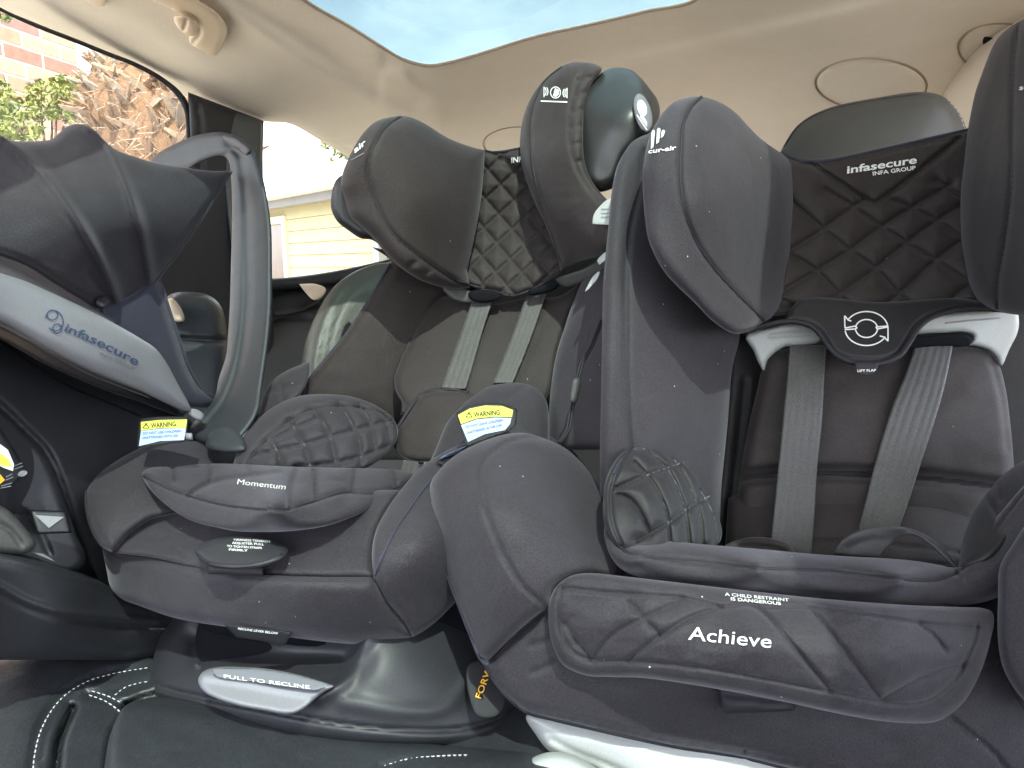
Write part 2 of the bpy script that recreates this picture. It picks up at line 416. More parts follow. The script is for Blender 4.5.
# ------------------------------------------------------------------ shrub
M['leafA'] = mat('yellow_green_leaf', (.19, .20, .05), .55, .4, mottle=.3, mscale=9)
M['leafB'] = mat('olive_leaf', (.10, .12, .035), .55, .4, mottle=.3, mscale=9)
M['twig'] = mat('twig_bark', (.17, .12, .08), .9, .1, mottle=.2)
def leaf_cloud(name, blobs, n, size, mats_, parent, seed=3):
    rs = np.random.default_rng(seed); V = []; Fc = []; mi = []
    wts = np.array([float(b[3])**2 for b in blobs]); wts /= wts.sum()
    for i in range(n):
        bx, by, bd, br, bdep = blobs[rs.choice(len(blobs), p=wts)]
        v = rs.normal(size=3); v /= np.linalg.norm(v); v *= rs.uniform(.35, 1)**.5
        c = P(bx+v[0]*br, by+v[1]*br*.85, bd+v[2]*bdep)
        a = rs.normal(size=3); a /= np.linalg.norm(a); b = np.cross(a, rs.normal(size=3)); b /= np.linalg.norm(b)
        s = size*rs.uniform(.6, 1.3); k = len(V); cn = np.cross(a, b)
        V += [c-a*s, c+b*s*.38+cn*s*.1, c+a*s, c-b*s*.38+cn*s*.1]; Fc.append((k, k+1, k+2, k+3)); mi.append(int(rs.integers(len(mats_))))
    o = mesh_obj(name, V, Fc, mats_[0], parent, False)
    for m_ in mats_[1:]: o.data.materials.append(m_)
    o.data.polygons.foreach_set('material_index', mi); return o
p = P(50, 130, 3.4)
sh = thing('shrub', 'yellow-green leafy shrub in front of the brick wall', 'shrub', (p[0], p[1], 0))
leaf_cloud('foliage', [(48, 100, 3.4, 26, .3), (70, 92, 3.35, 20, .25), (88, 98, 3.3, 14, .2), (5, 105, 3.3, 18, .3), (20, 128, 3.2, 24, .3), (-15, 120, 3.3, 30, .3), (78, 116, 3.3, 17, .2), (2, 88, 3.4, 10, .2), (60, 84, 3.4, 12, .2), (95, 90, 3.3, 8, .15)], 3000, .021, [M['leafA'], M['leafA'], M['leafB']], sh)
V = []; Fc = []
for (x1, y1) in ((40, 95), (60, 90), (85, 95), (20, 110), (5, 100), (70, 105), (52, 108)):
    q = P(np.linspace(50, x1, 8)+RNG.normal(0, 1, 8), np.linspace(190, y1, 8), np.linspace(3.4, 3.35, 8))
    a, b = tube_verts(q, np.linspace(.010, .003, 8), 5); k = len(V); V += list(a); Fc += [tuple(i+k for i in t) for t in b]
base = P(50, 190, 3.4); a, b = tube_verts([(base[0], base[1], 0), (base[0]+.02, base[1], .7), base], .03, 6); k = len(V); V += list(a); Fc += [tuple(i+k for i in t) for t in b]
mesh_obj('stem', V, Fc, M['twig'], sh)
# thin hanging leaf sprigs
lb = thing('hanging_branch', 'drooping green leaves at the top corner of the rear quarter window', 'branch', tuple(P(352, 140, 4.5)))
leaf_cloud('foliage', [(338, 150, 4.5, 6, .1), (345, 156, 4.5, 6, .1), (326, 145, 4.5, 5, .1), (352, 150, 4.5, 9, .1), (333, 158, 4.5, 4, .1)], 160, .024, [M['leafB']], lb, 9)
q = P([372, 350, 334, 320], [110, 132, 146, 142], [4.5]*4); tube('twig', q, .006, M['twig'], lb, 5)
lb = thing('leaf_sprig', 'small green sprig above the brick wall, top left corner of the side window', 'branch', tuple(P(5, 5, 3.2)))
leaf_cloud('foliage', [(3, 14, 3.2, 8, .06), (9, 19, 3.2, 4, .05)], 60, .018, [M['leafB']], lb, 11)
q = P([-12, 0, 9], [-6, 8, 22], [3.2]*3); tube('twig', q, .003, M['twig'], lb, 5)

# ------------------------------------------------------------------ palm trunk clad in old frond stubs
FR = [mat('frond_stub_%s' % n, c, .85, .2, bump=.5, bscale=120, mottle=.25, mscale=40) for n, c in
      (('straw', (.36, .28, .20)), ('tan', (.27, .19, .14)), ('brown', (.17, .10, .06)), ('grey', (.24, .19, .16)))]
pc = P(172, 110, 3.1); palm = thing('palm_trunk', 'thick palm trunk covered in cut brown frond stubs behind the shrub', 'palm tree', (pc[0], pc[1], 0))
rz = [(0, .20), (1.0, .26), (CAMZ+.45, .34), (CAMZ+.70, .36), (CAMZ+1.0, .26), (CAMZ+1.25, .14)]
V = []; Fc = []
for z, r in rz:
    for k in range(20): V.append((pc[0]+r*math.cos(k*math.pi/10), pc[1]+r*math.sin(k*math.pi/10), z))
for i in range(len(rz)-1):
    for k in range(20): Fc.append((i*20+k, i*20+(k+1) % 20, (i+1)*20+(k+1) % 20, (i+1)*20+k))
Fc.append(tuple(range(100, 120)))
mesh_obj('trunk_core', V, Fc, FR[2], palm)
# one stub mesh per colour, shared
def stub_me(i):
    L = 1; V = [(-.5, 0, -.25), (.5, 0, -.25), (.5, 0, .25), (-.5, 0, .25), (-.32, .6, -.14), (.32, .6, -.14), (.3, .6, .2), (-.3, .6, .2), (-.12, 1, .02), (.14, 1.02, .02), (.1, 1, .12), (-.1, 1, .12)]
    Fq = [(0, 1, 5, 4), (1, 2, 6, 5), (2, 3, 7, 6), (3, 0, 4, 7), (4, 5, 9, 8), (5, 6, 10, 9), (6, 7, 11, 10), (7, 4, 8, 11), (8, 9, 10, 11), (3, 2, 1, 0)]
    me = bpy.data.meshes.new('frond_stub'); me.from_pydata(V, [], Fq); me.materials.append(FR[i]); return me
stubs = [stub_me(i) for i in range(4)]
rs = random.Random(4)
def rad(z): return float(np.interp(z, [a for a, _ in rz], [b for _, b in rz]))
for i in range(290):
    th = rs.uniform(-math.pi*.98, .15); z = CAMZ+rs.uniform(.38, 1.2); r = rad(z)
    o = bpy.data.objects.new('frond_stub', rs.choice(stubs[:2]+stubs)); COL.objects.link(o); o.parent = palm
    out = Vector((math.cos(th), math.sin(th), 0)); tang = Vector((-math.sin(th), math.cos(th), 0))
    d = (out*rs.uniform(.35, .9)+Vector((0, 0, 1))*rs.uniform(.1, 1)+tang*rs.uniform(-.9, .9)).normalized()
    xax = d.cross(out).normalized(); zax = xax.cross(d).normalized(); wd = rs.uniform(.02, .045); ln = rs.uniform(.05, .12)
    mx = Matrix((xax*wd, d*ln, zax*.03)).transposed().to_4x4()
    mx.translation = Vector((0, 0, z))+out*(r-.015); o.matrix_local = mx
V = []; Fc = []
for i in range(1500):
    th = rs.uniform(-math.pi, .15); z = CAMZ+rs.uniform(.36, 1.2); r = rad(z)+rs.uniform(0, .02)
    out = np.array([math.cos(th), math.sin(th), 0]); tg = np.array([-math.sin(th), math.cos(th), 0])
    a = np.array([pc[0], pc[1], z])+out*r; dd = out*rs.uniform(.2, 1)+tg*rs.uniform(-1, 1)+np.array([0, 0, rs.uniform(-.8, 1)]); dd /= np.linalg.norm(dd)
    ln = rs.uniform(.03, .10); sd = np.cross(dd, out); sd /= np.linalg.norm(sd)+1e-9; k = len(V); V += [a-sd*.0016, a+sd*.0016, a+dd*ln]; Fc.append((k, k+1, k+2))
o = mesh_obj('fibre', V, Fc, FR[0], palm, False); o['kind'] = 'stuff'
for i in (1, 3): o.data.materials.append(FR[i])
o.data.polygons.foreach_set('material_index', [rs.randrange(3) for _ in o.data.polygons])

# ------------------------------------------------------------------ weatherboard house (rear quarter window)
M['board'] = mat('cream_weatherboard', (.56, .49, .30), .7, .3, bump=.2, bscale=90, mottle=.05, mscale=3)
M['creamtrim'] = mat('cream_trim', (.78, .72, .50), .6, .3, mottle=.03)
M['gutter'] = mat('pale_gutter_metal', (.66, .62, .52), .5, .4, mottle=.04)
M['eave'] = mat('mauve_grey_fascia', (.24, .23, .24), .7, .3, mottle=.05)
M['roof'] = mat('grey_roof', (.35, .33, .33), .8, .2, mottle=.1)
M['glassb'] = mat('brown_window_glass', (.16, .09, .06), .15, .6, mottle=.2, mscale=5)
hd = np.array([-.89, 1.0]); hd /= np.linalg.norm(hd); hn = np.array([-hd[1], -hd[0]*-1*-1]); hn = np.array([-hd[1], hd[0]])
hp = P(320, 240, 8.0)
def at_h(x, y):
    """point of the house wall plane seen at photo x, y"""
    a = P(x, y, 1.0)-np.array([0, 0, CAMZ]); n3 = np.array([hn[0], hn[1], 0]); t = (n3@(hp-np.array([0, 0, CAMZ])))/(n3@a)
    return np.array([0, 0, CAMZ])+a*t
def h_st(x, y): p = at_h(x, y); return (p[:2]-hp[:2])@hd, p[2]
def hbox(s0, s1, z0, z1, t0, t1):
    V = []
    for s_ in (s0, s1):
        for t in (t0, t1):
            p = hp[:2]+hd*s_+hn*t
            for z in (z0, z1): V.append((p[0], p[1], z))
    return V, [(0, 1, 3, 2), (4, 6, 7, 5), (0, 4, 5, 1), (2, 3, 7, 6), (0, 2, 6, 4), (1, 5, 7, 3)]
house = thing('weatherboard_house', 'cream weatherboard house with pale gutter seen through the rear quarter window', 'house', (hp[0], hp[1], 0))
sT = h_st(300, 195)[1]; sgut = h_st(300, 187)[1]
V, Fc = hbox(-8, 9, 0, sT-.02, -.4, -.03); mesh_obj('wall', V, Fc, M['board'], house, False)
pitch = .15; z = 1.0
sw0 = h_st(287, 250)[0]; sw1 = h_st(252, 250)[0]; zt = h_st(278, 224)[1]
while z < sT-.02:
    z1 = min(z+pitch, sT-.02)
    # board: bottom edge proud, top edge tucked in; split around the window
    for (a, b) in ((-8, sw0-.02), (sw0-.02, 9)):
        if a != -8 and z < zt+.06: a = sw1
        V = []
        for s_ in (a, b):
            for (t, zz) in ((-.03, z), (.022, z), (.0, z1-.004), (-.03, z1-.004)):
                p = hp[:2]+hd*s_+hn*t; V.append((p[0], p[1], zz))
        mesh_obj('board', V, [(0, 1, 5, 4), (1, 2, 6, 5), (2, 3, 7, 6), (3, 0, 4, 7), (0, 3, 2, 1), (4, 5, 6, 7)], M['board'], house, False)
    z += pitch
V, Fc = hbox(sw0, sw1, .9, zt, -.03, -.01); wn = mesh_obj('window', V, Fc, M['glassb'], house, False)
for (a, b, c, d) in ((sw0-.07, sw0+.03, .9, zt+.09), (sw0+.03, sw1, zt, zt+.09)):
    V, Fc = hbox(a, b, c, d, -.01, .045); mesh_obj('frame', V, Fc, M['creamtrim'], wn, False)
sp = h_st(386, 262)[0]
V, Fc = hbox(sp-.06, sp+.05, 0, sT-.03, .023, .12); mesh_obj('corner_post', V, Fc, M['white'], house, False)
V, Fc = hbox(-8, 9, sT-.0, sT+.06, -.3, .26); mesh_obj('eave', V, Fc, M['eave'], house, False)
V, Fc = hbox(-8, 9, sT-.16, sT-.0, .20, .27); mesh_obj('fascia', V, Fc, M['eave'], house, False)
V, Fc = hbox(-8, 9, sT-.07, sT+.09, .275, .40); mesh_obj('gutter', V, Fc, M['gutter'], house, False)
V = []
for s_ in (-8, 9):
    for t, zz in ((.3, sT+.07), (-3.5, sT+.45), (-3.5, sT+.40), (.3, sT+.03)):
        p = hp[:2]+hd*s_+hn*t; V.append((p[0], p[1], zz))
mesh_obj('roof', V, [(0, 1, 5, 4), (1, 2, 6, 5), (2, 3, 7, 6), (3, 0, 4, 7), (0, 3, 2, 1), (4, 5, 6, 7)], M['roof'], house, False)

# ================================================================== CAR INTERIOR SHELL
car = thing('car_interior', 'beige-lined car cabin with sunroof, black window pillars and grab handle above the seats', 'car', tuple(P(300, 120, 1.6)))
roof_d = [(200, 80, 1.35), (100, 20, 1.12), (-150, -100, .85), (340, 30, 1.22), (430, 70, 1.36), (700, 10, 1.22), (1024, 0, 1.18), (480, 150, 1.95), (345, 165, 1.9), (265, 122, 1.55), (700, 130, 1.9), (1024, 60, 1.55), (1000, 200, 1.75), (780, 160, 1.8), (512, -120, .95), (1100, -120, .95)]
def rail(q):
    """stepped pressing around the sunroof and the soft rail along the side"""
    h = np.zeros(len(q))
    l1 = cr([(200, -15), (240, 16), (322, 71), (377, 101), (404, 112), (440, 118)], 4); h += .024*np.exp(-(dist_poly(q, l1)/11)**2)
    l2 = cr([(150, -40), (240, 4), (300, 38), (360, 78), (400, 98), (415, 102)], 4); h -= .018*np.exp(-(dist_poly(q, l2)/13)**2)
    l3 = cr([(405, 70), (425, 88), (445, 95), (480, 92), (589, 66), (760, 27), (853, 5), (960, -28)], 4); d = dist_poly(q, l3)
    yy = np.interp(q[:, 0], l3[:, 0], l3[:, 1]); s = np.tanh((q[:, 1]-yy)/5); h += np.where(q[:, 0] > 380, .012*s*np.exp(-(d/45)**2), 0)
    l4 = cr([(60, -10), (140, 20), (200, 62), (240, 95), (300, 120), (380, 150)], 4); h += .007*np.exp(-(dist_poly(q, l4)/16)**2)
    return h
hl = Pad('headliner', [(-90, -140, 1), (-90, -32, 1), (0, 8), (36, 24), (77, 40), (109, 53), (137, 64), (161, 77), (183, 95), (222, 107), (262, 121), (290, 124), (316, 138), (346, 156), (400, 190), (420, 215, 1), (1110, 240, 1), (1110, -140, 1), (730, -140, 1), (716, -60), (700, -6), (644, 10), (589, 23), (535, 35), (480, 52), (448, 61), (428, 64), (404, 58), (382, 46), (349, 25), (306, 0), (230, -60), (160, -140, 1)],
         roof_d, M['liner'], car, bulge=.012, R=10, thick=.02, step=5, extra=rail)
# flexible trim line round the sunroof opening
piping(hl, [(160, -138), (230, -60), (306, 1), (349, 26), (382, 47), (404, 60), (428, 66), (448, 63), (480, 54), (535, 37), (589, 25), (644, 12), (700, -4), (716, -60)], M['line'], .003, name='sunroof_seal')
M['sungl'] = bpy.data.materials.new('tinted_sunroof_glass'); m_ = M['sungl']; m_.use_nodes = True; N = m_.node_tree.nodes; L = m_.node_tree.links
N.remove(N['Principled BSDF']); tr = N.new('ShaderNodeBsdfTransparent'); tr.inputs[0].default_value = (.47, .52, .51, 1)
gl = N.new('ShaderNodeBsdfGlossy'); gl.inputs['Roughness'].default_value = .04; fr = N.new('ShaderNodeLayerWeight'); fr.inputs[0].default_value = .5
pw = N.new('ShaderNodeMath'); pw.operation = 'POWER'; pw.inputs[1].default_value = 4; L.new(fr.outputs['Facing'], pw.inputs[0])
pm = N.new('ShaderNodeMath'); pm.operation = 'MULTIPLY_ADD'; pm.inputs[1].default_value = .25; pm.inputs[2].default_value = .03; L.new(pw.outputs[0], pm.inputs[0])
mxs = N.new('ShaderNodeMixShader'); L.new(pm.outputs[0], mxs.inputs[0]); L.new(tr.outputs[0], mxs.inputs[1]); L.new(gl.outputs[0], mxs.inputs[2]); L.new(mxs.outputs[0], N['Material Output'].inputs[0])
# unseen roof over and behind the camera, added to block sun, with the sunroof hole
zr = CAMZ+.60
for (x0, y0, x1, y1) in ((-1.0, -1.6, 1.3, -.55), (-1.0, -.55, -.42, .95), (.36, -.55, 1.3, .95)):
    V, Fc = box_mesh((x0, y0, zr), (x1, y1, zr+.03)); mesh_obj('roof_sun_block', V, Fc, M['liner'], car, False)
V, Fc = box_mesh((-.46, -.6, zr+.04), (.40, .95, zr+.046)); mesh_obj('sunroof_glass', V, Fc, M['sungl'], car, False)
sg2 = M['sungl'].copy(); sg2.name = 'dark_sunroof_glass'; [n for n in sg2.node_tree.nodes if n.type == 'BSDF_TRANSPARENT'][0].inputs[0].default_value = (.37, .43, .43, 1); M['sungl2'] = sg2
Pad('sunroof_glass', [(150, -150, 1), (760, -150, 1), (740, -60), (725, 0), (650, 22), (590, 34), (536, 46), (482, 63), (450, 72), (426, 75), (398, 69), (374, 56), (340, 34), (296, 8), (215, -60)], [(x, y, float(hl.tps(np.array([(x, y)], float))[0])+.055) for x, y in ((200, -100), (700, -100), (300, 0), (500, 20), (700, 0), (430, 70), (600, 25))], M['sungl2'], car, .002, 2, thick=.003, step=12)

# unseen lower body; floor, doors and dashboard are added to block low daylight
for nm, lo, hi in (('door_blocker', (-1.06, -1.3, .38), (-1.0, .9, 1.06)), ('door_blocker', (1.16, -1.3, .38), (1.22, 2.3, 1.06)), ('dash_blocker', (-1.0, -1.3, .38), (1.16, -1.05, 1.10)), ('floor_pan', (-1.0, -1.3, .38), (1.16, 2.3, .42)), ('tailgate', (-1.0, 2.3, .38), (1.1, 2.36, 1.2)), ('rear_quarter', (.98, 1.0, .42), (1.05, 2.3, 1.9))):
    V, Fc = box_mesh(lo, hi, .01); mesh_obj(nm, V, Fc, M['grey'] if nm != 'rear_quarter' else M['liner'], car, False)

# window seal, rear door frame and quarter trim
seal = Pad('window_seal', [(-30, -14, 1), (0, 7), (36, 23), (77, 39), (109, 52), (137, 63), (161, 76), (181, 92), (190, 108), (192, 137), (190, 200, 1), (184, 200, 1), (186, 137), (184, 112), (176, 96), (158, 80), (135, 67), (107, 56), (75, 43), (34, 27), (0, 11), (-30, -8, 1)], [(0, 10, 1.0), (180, 100, 1.33), (190, 200, 1.33), (100, 50, 1.17)], M['plastic'], car, .006, 2.5, thick=.02, step=3)
Pad('pillar_trim', [(188, 92, 1), (222, 105), (264, 121, 1), (263, 160), (266, 250), (274, 300, 1), (272, 430, 1), (130, 430, 1), (140, 280), (180, 200), (189, 150)], [(190, 100, 1.34), (264, 121, 1.5), (140, 420, 1.25), (270, 420, 1.45)], M['plastic'], car, .015, 9, thick=.05, seams=[([(197, 98), (201, 130), (200, 190)], .01, 2)])
Pad('pillar_cover', [(222, 108, 1), (262, 121, 1), (261, 150), (263, 240), (268, 275, 1), (235, 275, 1), (224, 180)], [(222, 110, 1.42), (262, 122, 1.46), (240, 270, 1.40)], M['headrest'], car, .01, 8, thick=.02)
Pad('window_sill', [(262, 279, 1), (300, 276), (345, 269), (410, 254, 1), (412, 268, 1), (350, 281), (300, 289), (262, 292, 1)], [(262, 285, 1.5), (345, 275, 1.62), (400, 262, 1.7)], M['plastic'], car, .012, 5, thick=.05)
Pad('side_trim', [(258, 286, 1), (345, 278), (420, 262, 1), (430, 460, 1), (258, 460, 1)], [(262, 285, 1.56), (345, 275, 1.68), (400, 262, 1.75), (262, 450, 1.3), (400, 450, 1.4)], M['grey'], car, .01, 8, thick=.04, seams=[([(262, 312), (290, 305), (330, 304)], .02, 2.5), ([(262, 330), (275, 320), (310, 318)], .02, 2)])
Pad('storage_recess', [(272, 296), (310, 288), (335, 286), (322, 300), (300, 312), (272, 314)], [(262, 285, 1.53), (345, 275, 1.64), (290, 312, 1.52)], M['plastic'], car, .006, 4, thick=.01)
Pad('sun_spot_patch', [(299, 284, 1), (316, 284), (326, 289), (322, 297), (314, 300), (305, 292)], [(300, 285, 1.52), (320, 290, 1.54), (310, 300, 1.50)], M['beige'], car, .006, 3, thick=.01)  # beige patch stands in for a spot of sunlight on the dark trim
# quarter window glass is clear: thin pane
M['clear'] = bpy.data.materials.new('clear_window_glass'); m_ = M['clear']; m_.use_nodes = True; N = m_.node_tree.nodes; L = m_.node_tree.links
N.remove(N['Principled BSDF']); tr = N.new('ShaderNodeBsdfTransparent'); tr.inputs[0].default_value = (.93, .95, .93, 1)
gl = N.new('ShaderNodeBsdfGlossy'); gl.inputs['Roughness'].default_value = .03; mxs = N.new('ShaderNodeMixShader'); mxs.inputs[0].default_value = .04
L.new(tr.outputs[0], mxs.inputs[1]); L.new(gl.outputs[0], mxs.inputs[2]); L.new(mxs.outputs[0], N['Material Output'].inputs[0])
for nm, pts, dd in (('quarter_window_glass', ((255, 110), (430, 180), (430, 290), (255, 300)), (1.56, 2.0, 2.0, 1.6)), ('side_window_glass', ((-60, -45), (196, 75), (200, 260), (-60, 260)), (1.02, 1.38, 1.40, 1.02))):
    a = P([p[0] for p in pts], [p[1] for p in pts], dd); n_ = np.cross(a[1]-a[0], a[3]-a[0]); n_ /= np.linalg.norm(n_)
    V = list(a)+list(a+n_*.003*(1 if n_[1] > 0 else -1)); mesh_obj(nm, V, [(0, 1, 2, 3), (7, 6, 5, 4), (0, 4, 5, 1), (1, 5, 6, 2), (2, 6, 7, 3), (3, 7, 4, 0)], M['clear'], car, False)

# grab handle
hd_ = lambda pts, off: [(x, y, float(hl.tps(np.array([(x, y)], float))[0])-.045-off) for x, y in pts]
gh = Pad('grab_handle', [(120, -40, 1), (150, -16), (190, -3), (216, 12), (227, 28), (225, 41), (216, 55), (203, 51), (190, 43), (189, 36), (197, 27), (192, 20), (178, 12), (148, -2), (105, -28, 1)], hd_([(120, -30), (220, 40), (150, -5), (200, 50)], 0), M['beige'], car, .014, 8, thick=.02, step=2.5, seams=[([(172, 12), (197, 22), (200, 34), (193, 43)], .006, 2)])
mh = Pad('mount', [(174, 17), (184, 15), (196, 24), (197, 34), (190, 36), (178, 28)], hd_([(174, 17), (196, 34), (190, 15)], .02), M['beige'], gh.o, .012, 5, thick=.01, step=2, seams=[([(187, 19), (184, 30)], .008, 1.6)])
Pad('coat_hook', [(88, -12), (104, -8), (108, -1), (104, 6), (95, 5), (85, -2)], hd_([(90, 0), (106, 4), (90, -10)], -.01), M['beige'], car, .01, 4, thick=.01, step=2)
# oval covers let into the headliner
for k, (c, rx, ry, rot) in enumerate((((871, 84), 56, 26, 2), ((515, 142), 32, 15, -4), ((1010, 52), 52, 28, 8))):
    el = arc(c, rx, ry, 0, 360, 40, rot)
    tc = tube('tether_cover', hl.at(el, .001), .0022, M['line'], car, 6)
    el2 = arc(c, rx-3, ry-3, 0, 359, 40, rot)
    shape_on_h = Pad('cover_plate', [tuple(p) for p in arc(c, rx-2, ry-2, 0, 351, 40, rot)], [tuple([*q, hl.tps(np.array([q]))[0]-.012]) for q in ((c[0]-30, c[1]), (c[0]+30, c[1]), (c[0], c[1]-15), (c[0], c[1]+15))], M['liner'], tc, .003, 3, thick=.004, step=4)
Pad('anchor_hole', [(978, 41), (984, 37), (993, 38), (999, 43), (992, 46), (983, 45)], [(978, 41, hl.tps(np.array([(985, 41.)]))[0]-.022), (999, 43, hl.tps(np.array([(995, 42.)]))[0]-.022), (990, 37, hl.tps(np.array([(990, 37.)]))[0]-.022)], M['dark'], car, .002, 3, thick=.004, step=2)

# ------------------------------------------------------------------ car's own seats
bz0 = CAMZ-.445
bench = thing('rear_bench_seat', 'black leather rear bench with white stitching under the child seats', 'car seat', (0, .75, bz0))
def bd(x, y):   # depth of the bench cushion plane at a photo point
    a = P(x, y, 1.0)[2]-CAMZ; return (bz0-CAMZ)/a
def bctl(pts): return [(x, y, bd(x, y)) for x, y in pts]
bl = Pad('cushion', [(-60, 648, 1), (0, 652), (80, 655), (170, 656), (560, 640, 1), (760, 830, 1), (300, 860, 1), (-60, 860, 1)], bctl([(0, 652), (160, 656), (0, 768), (160, 768), (400, 700), (400, 800), (600, 800), (200, 840)]), M['leather'], bench, .012, 12, belly=.004, thick=.10, step=4,
         seams=[([(30, 790), (31, 768), (38, 730), (56, 700), (80, 682), (110, 672), (150, 666), (200, 662)], .006, 3), ([(55, 790), (56, 765), (60, 738), (73, 708)], .03, 4), ([(108, 790), (109, 765), (113, 738), (124, 717), (128, 706)], .018, 4), ([(128, 706), (140, 700), (160, 694)], .018, 4), ([(88, 692), (110, 700), (128, 706)], .006, 3), ([(40, 760), (52, 720), (75, 697), (88, 692), (116, 690), (150, 681)], .004, 4)], wrinkle=.002, wscale=40)
def stitches(pad, line, L=3.2, gap=2.2, r=.0006, mname='stitch'):
    q = cr(line, 1.0); V = []; Fc = []; s = np.r_[0, np.cumsum(np.linalg.norm(np.diff(q, axis=0), axis=1))]; t = 0
    while t+L < s[-1]:
        a = np.array([np.interp([t, t+L*.5, t+L], s, q[:, k]) for k in (0, 1)]).T; W = pad.at(a, [-.0002, .0005, -.0002])
        v, f = tube_verts(W, r, 5); k = len(V); V += list(v); Fc += [tuple(i+k for i in x) for x in f]; t += L+gap
    o = mesh_obj('stitching', V, Fc, M[mname], pad.o); o['kind'] = 'stuff'; return o
stitches(bl, [(33, 785), (34, 760), (42, 728), (60, 700), (84, 683), (112, 674), (152, 667)])
stitches(bl, [(92, 691), (110, 697), (124, 706), (125, 716)]); stitches(bl, [(89, 695), (105, 701), (117, 709), (122, 714)]); stitches(bl, [(115, 695), (126, 687), (140, 683), (152, 681)])
cr_o = Pad('cushion_roll', [(120, 712), (128, 704), (150, 698), (220, 704), (400, 740), (560, 760), (640, 800), (600, 860), (100, 860), (104, 770), (110, 735)], [(x, y, d-.02) for x, y, d in bctl([(120, 712), (180, 712), (120, 768), (400, 745), (560, 770), (300, 830), (600, 840)])], M['leather'], bench, .022, 18, belly=.012, thick=.06, step=4, wrinkle=.0015, wscale=40, seams=[([(380, 768), (405, 760), (440, 757), (480, 756)], .004, 3)])
stitches(cr_o, [(384, 766), (408, 759), (440, 756), (470, 755)])
# backrest of the bench, seen behind the middle seat and behind the capsule
bb = Pad('backrest', [(391, 261), (375, 264), (352, 273), (333, 288), (318, 311), (306, 340), (301, 372), (300, 410, 1), (420, 430, 1), (700, 430, 1), (700, 200, 1), (420, 200, 1), (400, 245)], [(330, 290, 1.12), (301, 400, 1.05), (400, 262, 1.18), (400, 400, 1.12), (640, 300, 1.1)], M['leather2'], bench, .03, 26, belly=.01, thick=.10, step=5, seams=[([(372, 268), (340, 300), (325, 345), (318, 400)], .005, 3)])
b2 = Pad('backrest', [(168, 296), (190, 292), (210, 296), (222, 308), (228, 340), (228, 440, 1), (150, 440, 1), (158, 340)], [(170, 300, 1.06), (225, 310, 1.12), (170, 430, 1.02), (225, 430, 1.04)], M['leather'], bench, .03, 18, thick=.08, seams=[([(160, 338), (190, 340), (226, 341)], .012, 2.5)])
Pad('belt_guide', [(166, 300, 1), (172, 298), (183, 312), (184, 321), (178, 322), (172, 318)], [(166, 300, 1.02), (183, 318, 1.03), (172, 318, 1.02)], M['beige'], bench, .006, 4, thick=.01, step=2)

hr = thing('car_headrest', 'grey leather car headrest behind the front-facing seat at the right', 'headrest', tuple(P(875, 180, 1.05)))
hp_ = Pad('cushion', [(774, 200, 1), (776, 165), (784, 145), (799, 124), (826, 109), (881, 97), (922, 92), (942, 96), (957, 109), (967, 130), (974, 160), (974, 200, 1)], [(780, 150, 1.03), (881, 97, 1.07), (970, 140, 1.02), (870, 190, .98)], M['headrest'], hr, .03, 18, belly=.012, thick=.07, seams=[([(790, 142), (803, 127), (830, 113), (885, 101), (925, 97), (940, 102)], .0025, 2), ([(940, 98), (953, 112), (962, 132)], .004, 2)])
piping(hp_, [(784, 147), (799, 126), (826, 111), (881, 99), (921, 94)], M['pipe'], .0012)
stitches(hp_, [(947, 99), (958, 112), (966, 132)], 3, 2)
V = []
for x in (845, 905):
    tube('post', P([x, x], [196, 260], [1.03, 1.03]), .006, M['silver'], hr, 8)

# ================================================================== INFANT CAPSULE (left)
cap = thing('infant_capsule', 'rear-facing infant capsule with charcoal canopy, slate carry handle and pearl side band, at the left', 'baby capsule', tuple(P(80, 560, .72)))
# seat interior and shell
shl = Pad('shell', [(-60, 330, 1), (0, 310), (36, 328), (74, 350), (109, 366), (145, 385), (180, 412), (206, 434), (215, 470), (200, 540), (175, 610), (120, 640, 1), (-60, 640, 1)], [(0, 340, .665), (0, 600, .66), (109, 402, .785), (200, 435, .88), (180, 600, .88), (80, 480, .735), (40, 420, .70)], M['plastic'], cap, .02, 16, belly=.01, thick=.06,
          seams=[([(-20, 390), (0, 405), (25, 429), (46, 451), (57, 473), (68, 503), (79, 533), (92, 566), (104, 600)], .007, 3)], step=3.5)
sp_ = Pad('side_panel', [(-60, 380, 1), (-20, 392), (0, 407), (24, 431), (44, 453), (55, 475), (66, 505), (77, 535), (86, 560), (70, 574), (40, 566), (0, 556), (-60, 550, 1)], [(0, 410, .645), (0, 540, .635), (40, 450, .675), (80, 555, .69)], M['base'], cap, .012, 7, thick=.02, seams=[([(-20, 500), (8, 505), (28, 515), (40, 533), (50, 553)], .006, 2.5)])
def tri(pad, pts, m): return shape_on(pad, 'arrow_mark', pts, m)
Pad('mark_recess', [(30, 510, 1), (66, 511, 1), (72, 533, 1), (38, 534, 1)], [(30, 510, .626), (66, 511, .642), (50, 534, .628)], M['dark'], cap, .001, 2, thick=.004)
mk = Pad('mark_plate', [(31, 511, 1), (65, 512, 1), (70, 532, 1), (38, 533, 1)], [(30, 510, .622), (66, 511, .638), (50, 534, .624)], M['plastic'], cap, .001, 2, thick=.002)
tri(mk, [(35, 515), (64, 517), (49, 528)], M['silver'])
tri(sp_, [(31, 552), (44, 554), (56, 562)], M['silver'])
tri(sp_, [(18, 540), (22, 527), (25, 528), (22, 538)], M['greyprint'])
Pad('info_decal', [(-12, 424, 1), (1, 428, 1), (28, 472, 1), (12, 486, 1), (-12, 493, 1)], [(0, 430, .612), (28, 472, .625), (0, 490, .602)], M['blackprint'], cap, .001, 1.5, thick=.001)
